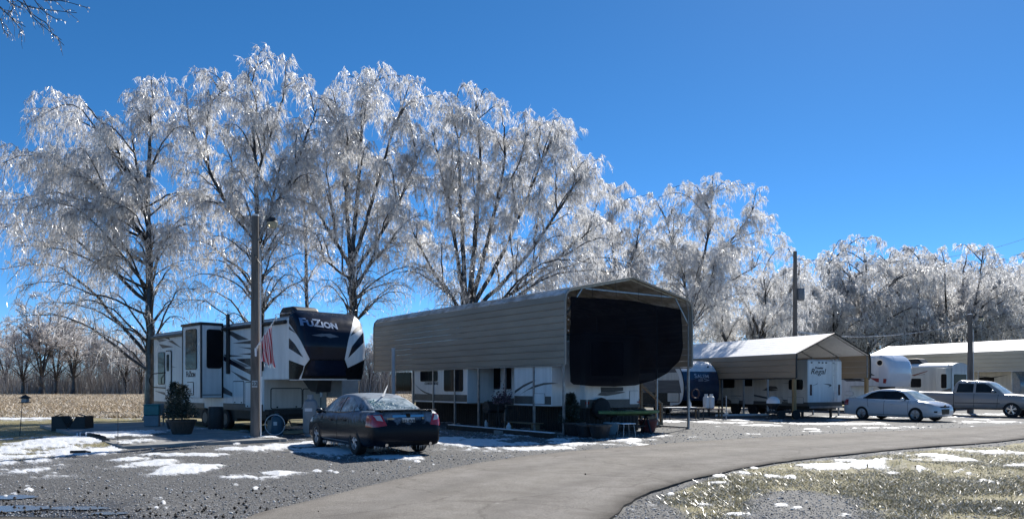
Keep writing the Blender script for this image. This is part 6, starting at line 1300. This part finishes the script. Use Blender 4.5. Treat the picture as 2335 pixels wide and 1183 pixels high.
def evergreen(label, px, py, H, R, seed, z=0., pot=(.3,.42), mat=None, n=2600):
    root = place("potted_evergreen", label, "potted plant", px, py, seed*.7, z, "potted evergreens"); pot_mesh(root, pot[0], pot[1], mat or TERRA); g = np.random.default_rng(seed)
    MB().tube([(0,0,pot[1]*.8),(0,0,pot[1]+H*.9)], [.03,.008], 6).build("trunk", BARK, root); zz = g.random(n)**1.25; th = g.random(n)*6.283; rr = R*(1-zz*.7)*np.sqrt(g.random(n))*(.75+.35*np.sin(th*3+zz*9+seed)+.45*(fbm(np.cos(th)*2+seed*5, zz*5+np.sin(th), 1.2)-.4))
    P = np.stack([rr*np.cos(th), rr*np.sin(th), pot[1]+.05+H*zz], -1); d = np.stack([np.cos(th), np.sin(th), .4+g.normal(0,.5,n)], -1)+g.normal(0,.5,(n,3)); d /= np.linalg.norm(d, axis=1)[:, None]; L = g.uniform(.05,.12,n)[:, None]; sd = np.cross(d, g.normal(size=(n,3))); sd /= np.linalg.norm(sd, axis=1)[:, None]
    V = np.stack([P-sd*.014, P+sd*.014, P+d*L], 1).reshape(-1,3); tag(meshobj("foliage", np_mesh("foliage", V, np.arange(3*n).reshape(-1,3)), NEEDLE, root), kind="stuff"); return root
evergreen("dark potted evergreen in a half barrel in front of the slide out", 415, 989, 1.05, .5, 1, .1, (.42,.46), pm("half barrel", (.06,.045,.035), .7, var=.3, stretch=(6,6,1)))
evergreen("slimmer dark potted evergreen behind the half barrel near the rear steps", 396, 980, 1.25, .40, 2, .1, (.26,.36))
evergreen("bushy potted evergreen at the near left post of the tall carport", 1302, 991, .95, .42, 3, 0, (.30,.38), n=3600)
for k, (px, py, r, h, mt, lab) in enumerate(((1310,992,.36,.44,TERRA,"big dark planter pot touching the bushy evergreen"),(1336,996,.34,.42,TERRA,"dark planter pot between two others at the carport front"),(1368,999,.36,.44,TERRA,"frontmost dark planter pot of the row at the carport front"),(1394,990,.26,.42,POTBLUE,"pale blue planter pot behind the dark ones"),(1478,984,.34,.44,POTRED,"dark red planter pot near the wooden porch steps"))):
    t_ = place("planter_pot", lab, "planter", px, py, k, 0, "planter pots at the carport front"); pot_mesh(t_, r, h, mt)
    g = np.random.default_rng(80+k); n = 60; th = g.random(n)*6.283; rr = r*.8*np.sqrt(g.random(n)); P = np.stack([rr*np.cos(th), rr*np.sin(th), np.full(n, h*.87)], -1); V, F = islands(P, g.uniform(.015,.04,n), octv, octf, .6, 90+k); tag(meshobj("dead_plants", np_mesh("dead_plants", V, F), STUB, t_), kind="stuff")
# green shallow boat on a trestle, stool, mower wheel
ky = place("kayak", "lime green flat bottomed sit on kayak resting across a dark trestle", "kayak", 1435, 988, rad(26))
b = MB(); prof = []
for i in range(15):
    u = i/14; x_ = -1.25+2.5*u; w_ = .34*(1-abs(2*u-1)**3.2)+.03; prof.append([(x_, -w_, .78), (x_, -w_*.95, .70), (x_, -w_*.4, .63+.08*abs(2*u-1)**3), (x_, w_*.4, .63+.08*abs(2*u-1)**3), (x_, w_*.95, .70), (x_, w_, .78), (x_, w_*.6, .80), (x_, -w_*.6, .80)])
o = loft(prof, "hull", pm("lime plastic", (.10,.20,.07), .5, var=.3, scale=4), ky)
MB().box(-.55,-.25,-.16,.16,.795,.86).box(.25,.55,-.16,.16,.795,.84).build("deck_pad", RUBBER, ky, bevel=.03)
ts = place("trestle", "dark steel trestle carrying the green kayak", "trestle", 1435, 988, rad(26))
for s in (-.7,.7): MB().bar((s,-.3,0),(s,-.02,.60),.05).bar((s,.3,0),(s,.02,.60),.05).bar((s,-.34,.62),(s,.34,.62),.05).build("leg_pair", STEELB, ts)
MB().bar((-.7,0,.25),(.7,0,.25),.04).build("stretcher", STEELB, ts)
so_ = place("stool", "small snow dusted metal stool in front of the green kayak", "stool", 1428, 996, .4)
MB().box(-.24,.24,-.2,.2,.42,.45).build("seat", SNOW, so_, bevel=.01)
for sx_ in (-.2,.2):
    for sy in (-.17,.17): MB().tube([(sx_*1.15,sy*1.15,0),(sx_*.9,sy*.9,.42)], .014, 6).build("leg", GALV, so_)
lw = place("cart_wheel", "small spoked cart wheel leaning below the green kayak", "wheel", 1397, 985, rad(26)); MB().lathe([(.13,-.03),(.17,-.02),(.17,.02),(.13,.03)], (0,0,.17), 18, 'y', caps=False).build("tyre", RUBBER, lw, smooth=True)
b = MB()
for k in range(6): b.bar((0,0,.17),(.14*math.cos(k*1.047),0,.17+.14*math.sin(k*1.047)),.014)
b.build("spokes", ALU, lw)
# porch steps beside the trailer
ps = C1.thing("porch_steps", "weathered wooden porch steps with handrails beside the trailer's right corner", "steps")
xb_ = xr+.12
MB().box(xb_, xb_+1.3, 1.7, 3.6, .78, .86).build("landing", WOOD, ps)
for k in range(4): MB().box(xb_+1.3+.27*k, xb_+1.62+.27*k, 1.75, 2.85, .66-.2*k+.0, .70-.2*k).build("tread", WOOD, ps)
for yy in (1.72, 2.88):
    MB().bar((xb_+1.2,yy,.78),(xb_+2.45,yy,-.02),.05,.22).build("stringer", WOOD, ps); MB().bar((xb_+1.25,yy,1.70),(xb_+2.40,yy,.92),.05,.09).build("handrail", WOOD, ps)
    for px_, zz in ((xb_+1.25,1.75),(xb_+2.40,.95),(xb_+.05,1.75)): MB().box(px_-.05,px_+.05,yy-.05,yy+.05,0,zz).build("rail_post", WOOD, ps)
MB().bar((xb_,1.72,1.70),(xb_+1.25,1.72,1.70),.05,.09).build("handrail", WOOD, ps)
# tall vent pipe, clutter in the gap between the slide-outs
vp = place("standpipe", "tall white plastic pipe standing in front of the tan carport wall", "pipe", 897, 968); MB().tube([(0,0,0),(0,0,EYE+(HOR-796)/FPX*vp.location.y)], .075, 14).build("pipe", PVC, vp, smooth=True)
MB().lathe([(.08,EYE+(HOR-797)/FPX*vp.location.y),(.085,EYE+(HOR-794)/FPX*vp.location.y),(.05,EYE+(HOR-793)/FPX*vp.location.y)], (0,0,0), 14).build("pipe_rim", PVC, vp); MB().lathe([(.085,1.55),(.085,1.65)], (0,0,0), 14).build("coupling", PVC, vp)
def at_c1(name, label, cat, px, py):
    x_, y_ = gp(px, py); return thing(name, label, cat, (x_, y_, 0), C1.th)
gl_ = at_c1("grill", "dark barbecue grill standing in the gap between the slide outs", "grill", 1125, 981)
MB().box(-.35,.35,-.22,.22,.72,.86).build("fire_box", STEELB, gl_, bevel=.03); MB().lathe([(.22,-.34),(.22,.34)], (0,0,.86), 16, 'x').build("lid", STEELB, gl_, smooth=True); MB().box(.36,.70,-.18,.18,.80,.83).build("side_shelf", STEELB, gl_)
for sx_ in (-.3,.3):
    for sy in (-.18,.18): MB().box(sx_-.02,sx_+.02,sy-.02,sy+.02,0,.72).build("leg", STEELB, gl_)
bk = at_c1("plant_stand", "metal plant stand with dead purple flowers before the trailer doorway", "plant stand", 1146, 984)
for sx_ in (-.2,.2): MB().tube([(sx_,-.12,0),(sx_,0,1.0)], .012, 6).tube([(sx_,.12,0),(sx_,0,1.0)], .012, 6).build("leg_pair", STEELB, bk)
MB().box(-.26,.26,-.14,.14,.98,1.02).build("tray", STEELB, bk); g = np.random.default_rng(93); n = 420; P = np.stack([g.normal(0,.2,n), g.normal(0,.12,n), 1.02+np.abs(g.normal(0,.22,n))], -1); V, F = islands(P, g.uniform(.012,.035,n), octv, octf, .8, 94); tag(meshobj("flowers", np_mesh("flowers", V, F), island_mat("dead flowers", ((0,(.03,.03,.025)),(.6,(.10,.06,.08)),(1,(.28,.18,.22)))), bk), kind="stuff")
for k, (px, py) in enumerate(((1108,979),(1160,986))):
    t_ = at_c1("water_jug" , ("white jug on the ground left of the plant stand", "white jug on the ground right of the plant stand")[k], "jug", px, py); MB().lathe([(.07,0),(.09,.02),(.09,.24),(.03,.32),(.03,.36)], (0,0,0), 14).build("bottle", PVC, t_, smooth=True); MB().lathe([(.033,.36),(.033,.39)], (0,0,0), 10).build("cap", STEELB, t_)
dk = at_c1("timber_edging", "long dark timber laid on the ground along the tan carport", "timber", 1095, 984); dk.rotation_euler.z = C1.th; MB().box(-.09,.09,-4.2,2.2,0,.16).build("beam", DWOOD, dk, bevel=.01); MB().box(-.08,.08,-4.1,2.1,.161,.185).build("snow_crust", SNOW, dk)
bp = at_c1("paving_block", "pale flat concrete block at the foot of a carport post", "block", 1156, 988); MB().box(-.42,.42,-.2,.2,0,.12).build("block", CONC, bp, bevel=.015)
st2 = at_c1("boot_bench", "low wooden bench under the near slide out of the tan carport trailer", "bench", 1190, 983); MB().box(-.2,.2,-1.0,1.0,.30,.34).build("seat", WOOD, st2)
for s in (-.8,.8): MB().box(-.16,.16,s-.04,s+.04,0,.30).build("leg", WOOD, st2)
# ------------------------------------------------------------------ under the nose of the black and white trailer
tk_ = place("water_softener", "blue portable water softener tank with hose coiled round it", "tank", 632, 990)
MB().lathe([(.19,0),(.20,.03),(.20,.50),(.17,.60),(.07,.66),(.07,.72)], (0,0,0), 22).build("tank", pm("blue tank", (.02,.09,.14), .4, var=.2), tk_, smooth=True); MB().box(-.06,.06,-.205,-.195,.32,.44).build("tank_label", PVC, tk_); MB().lathe([(.09,.72),(.09,.78),(.04,.80)], (0,0,0), 14).build("valve", STEELB, tk_)
MB().tube([(.0+.33*math.cos(a_), -.24, .34+.34*math.sin(a_)) for a_ in np.linspace(0, 6.2, 30)], .014, 6).build("hose", PVC, tk_, smooth=True)
pg = place("propane_cylinder", "grey propane cylinder with dome cover standing before the trailer's front hatch", "gas cylinder", 708, 994); GP = pm("grey enamel", (.24,.25,.26), .4, var=.12)
MB().lathe([(.17,0),(.17,.08),(.22,.12),(.24,.25),(.24,1.0),(.21,1.14),(.12,1.2)], (0,0,0), 24).build("cylinder", GP, pg, smooth=True); MB().lathe([(.10,1.2),(.10,1.36)], (0,0,0), 16, caps=False).build("collar", GP, pg); MB().box(-.03,.03,-.03,.03,1.2,1.34).build("valve", STEELB, pg); MB().box(-.12,.12,-.245,-.235,.82,.92).build("cylinder_label", PVC, pg)
for k, (px, py, w_) in enumerate(((682,984,.7),(670,988,.5))):
    t_ = place("plywood_sheet", ("pale plywood offcut lying under the trailer nose", "smaller pale plywood offcut beside the blue tank")[k], "plywood", px, py, .5+k); MB().box(-w_,w_,-.3,.3,.02,.045).build("sheet", pm("plywood", (.42,.33,.20), .7, var=.2), t_)
hs = place("hose", "dark utility hoses and cables trailing below the trailer nose", "hose", 660, 985)
for k in range(3): MB().tube([(-.3+.1*k,.1*k,.62),(0,.2,.32-.05*k),(.7,.3,.26),(1.3,.5+.2*k,.45)], .018, 6).build("line", STEELB, hs, smooth=True)
for k, (px, py) in enumerate(((492,978),)):
    t_ = place("waste_barrel", "dark barrel standing under the slide out", "barrel", px, py, 0, .1); MB().lathe([(.24,0),(.26,.05),(.27,.4),(.26,.74),(.24,.8),(.22,.8),(.20,.76)], (0,0,0), 22).build("barrel", STEELB, t_, smooth=True)
# ------------------------------------------------------------------ between the carports
for k, (px, lab) in enumerate(((1610,"white propane cylinder standing left on the rack before the blue trailer nose"),(1622,"white propane cylinder standing right on the rack before the blue trailer nose"))):
    t_ = place("propane_cylinder", lab, "gas cylinder", px, 953, 0, 0, "white propane cylinders"); t_.location.z = .50; WB = pm("white enamel", (.66,.67,.68), .35, var=.08)
    MB().lathe([(.12,0),(.15,.03),(.155,.5),(.13,.58),(.06,.61)], (0,0,0), 20).build("cylinder", WB, t_, smooth=True); MB().lathe([(.09,.60),(.09,.72)], (0,0,0), 14, caps=False).build("collar", WB, t_)
x_, y_ = gp(1616, 953)
rk = thing("gas_rack", "low reddish rack carrying the two white propane cylinders", "rack", (x_, y_, 0), .1); MB().box(-.75,.75,-.28,.28,.45,.495).build("shelf", pm("reddish board", (.12,.06,.05), .7), rk)
for sx_ in (-.6,.6):
    for sy in (-.2,.2): MB().box(sx_-.04,sx_+.04,sy-.04,sy+.04,0,.45).build("leg", WOOD, rk)
tb = place("folding_table", "dark folding table with snow and a white jug on top beside the carport post", "table", 1560, 957, .2)
MB().box(-1.0,1.0,-.36,.36,.55,.59).build("table_top", STEELB, tb); MB().box(-.95,.5,-.32,.32,.591,.62).build("snow_cover", SNOW, tb, bevel=.01)
for sx_ in (-.85,.85):
    for sy in (-.3,.3): MB().box(sx_-.02,sx_+.02,sy-.02,sy+.02,0,.55).build("leg", STEELB, tb)
jg = thing("water_jug", "white jug standing on the snowy folding table", "jug", (tb.location.x+.25, tb.location.y, .62)); MB().lathe([(.08,0),(.10,.02),(.10,.18),(.03,.30),(.03,.34)], (0,0,0), 14).build("bottle", PVC, jg, smooth=True); MB().lathe([(.034,.34),(.034,.37)], (0,0,0), 10).build("cap", WHITE, jg)
wr = C1.world(CW-.05, -.14, 0); hb = thing("hose_coil", "dark hose coil hanging on the right post of the tall carport", "hose", (wr.x+.08, wr.y-.05, 1.35)); b = MB()
for k in range(4): b.tube([(.14*math.cos(a_)+.01*k, -.02*k, .17*math.sin(a_)) for a_ in np.linspace(0, 6.3, 22)], .014, 6)
b.build("coil", pm("reddish hose", (.10,.05,.05), .5), hb, smooth=True)
kg = place("kettle_grill", "round kettle grill with white dome lid beside the wooden carport post", "grill", 1763, 957)
kb = MB().lathe([(.05,.55),(.20,.60),(.30,.74),(.31,.80)], (0,0,0), 22).build("bowl", STEELB, kg, smooth=True); MB().lathe([(.315,.80),(.30,.95),(.20,1.08),(.06,1.13)], (0,0,0), 22).build("dome_lid", pm("white dome", (.66,.68,.70), .3, var=.08), kg, smooth=True)
for k in range(3): MB().tube([(.12*math.cos(k*2.1),.12*math.sin(k*2.1),.60),(.32*math.cos(k*2.1),.32*math.sin(k*2.1),0)], .014, 6).build("leg", STEELB, kg)
MB().box(-.25,.25,-.2,.2,.16,.19).build("lower_shelf", STEELB, kg)
sp_ = place("waste_pipe", "white drain pipe lying on the ground beside the low carport trailer", "pipe", 1685, 950, 0); A2, B2 = gp(1632, 951), gp(1752, 949); MB().tube([(A2[0]-sp_.location.x,A2[1]-sp_.location.y,.10),(B2[0]-sp_.location.x,B2[1]-sp_.location.y,.10)], .06, 12).build("pipe", PVC, sp_, smooth=True)
for t_ in (.1,.5,.9): MB().box((A2[0]*(1-t_)+B2[0]*t_)-sp_.location.x-.06,(A2[0]*(1-t_)+B2[0]*t_)-sp_.location.x+.06,(A2[1]*(1-t_)+B2[1]*t_)-sp_.location.y-.08,(A2[1]*(1-t_)+B2[1]*t_)-sp_.location.y+.08,0,.045).build("support", WOOD, sp_)
pd = place("power_pedestal", "slim grey service post standing before the low carport", "service post", 1656, 956); MB().tube([(0,0,0),(0,0,1.15)], .025, 8).build("post", GALV, pd); MB().box(-.09,.09,-.06,.06,.25,.35).build("spigot_box", GALV, pd)
td = place("trailer_dolly", "dark low trailer frame parked beside the wooden carport post", "dolly", 1800, 955, .2); MB().bar((-1.2,0,.32),(1.2,.2,.38),.10).bar((-1.0,.5,.32),(1.1,.7,.38),.10).build("frame", STEELB, td); 
for s in (-.5,.3): wheel(td, (s, -.1, .22), .22, .12, 'y')
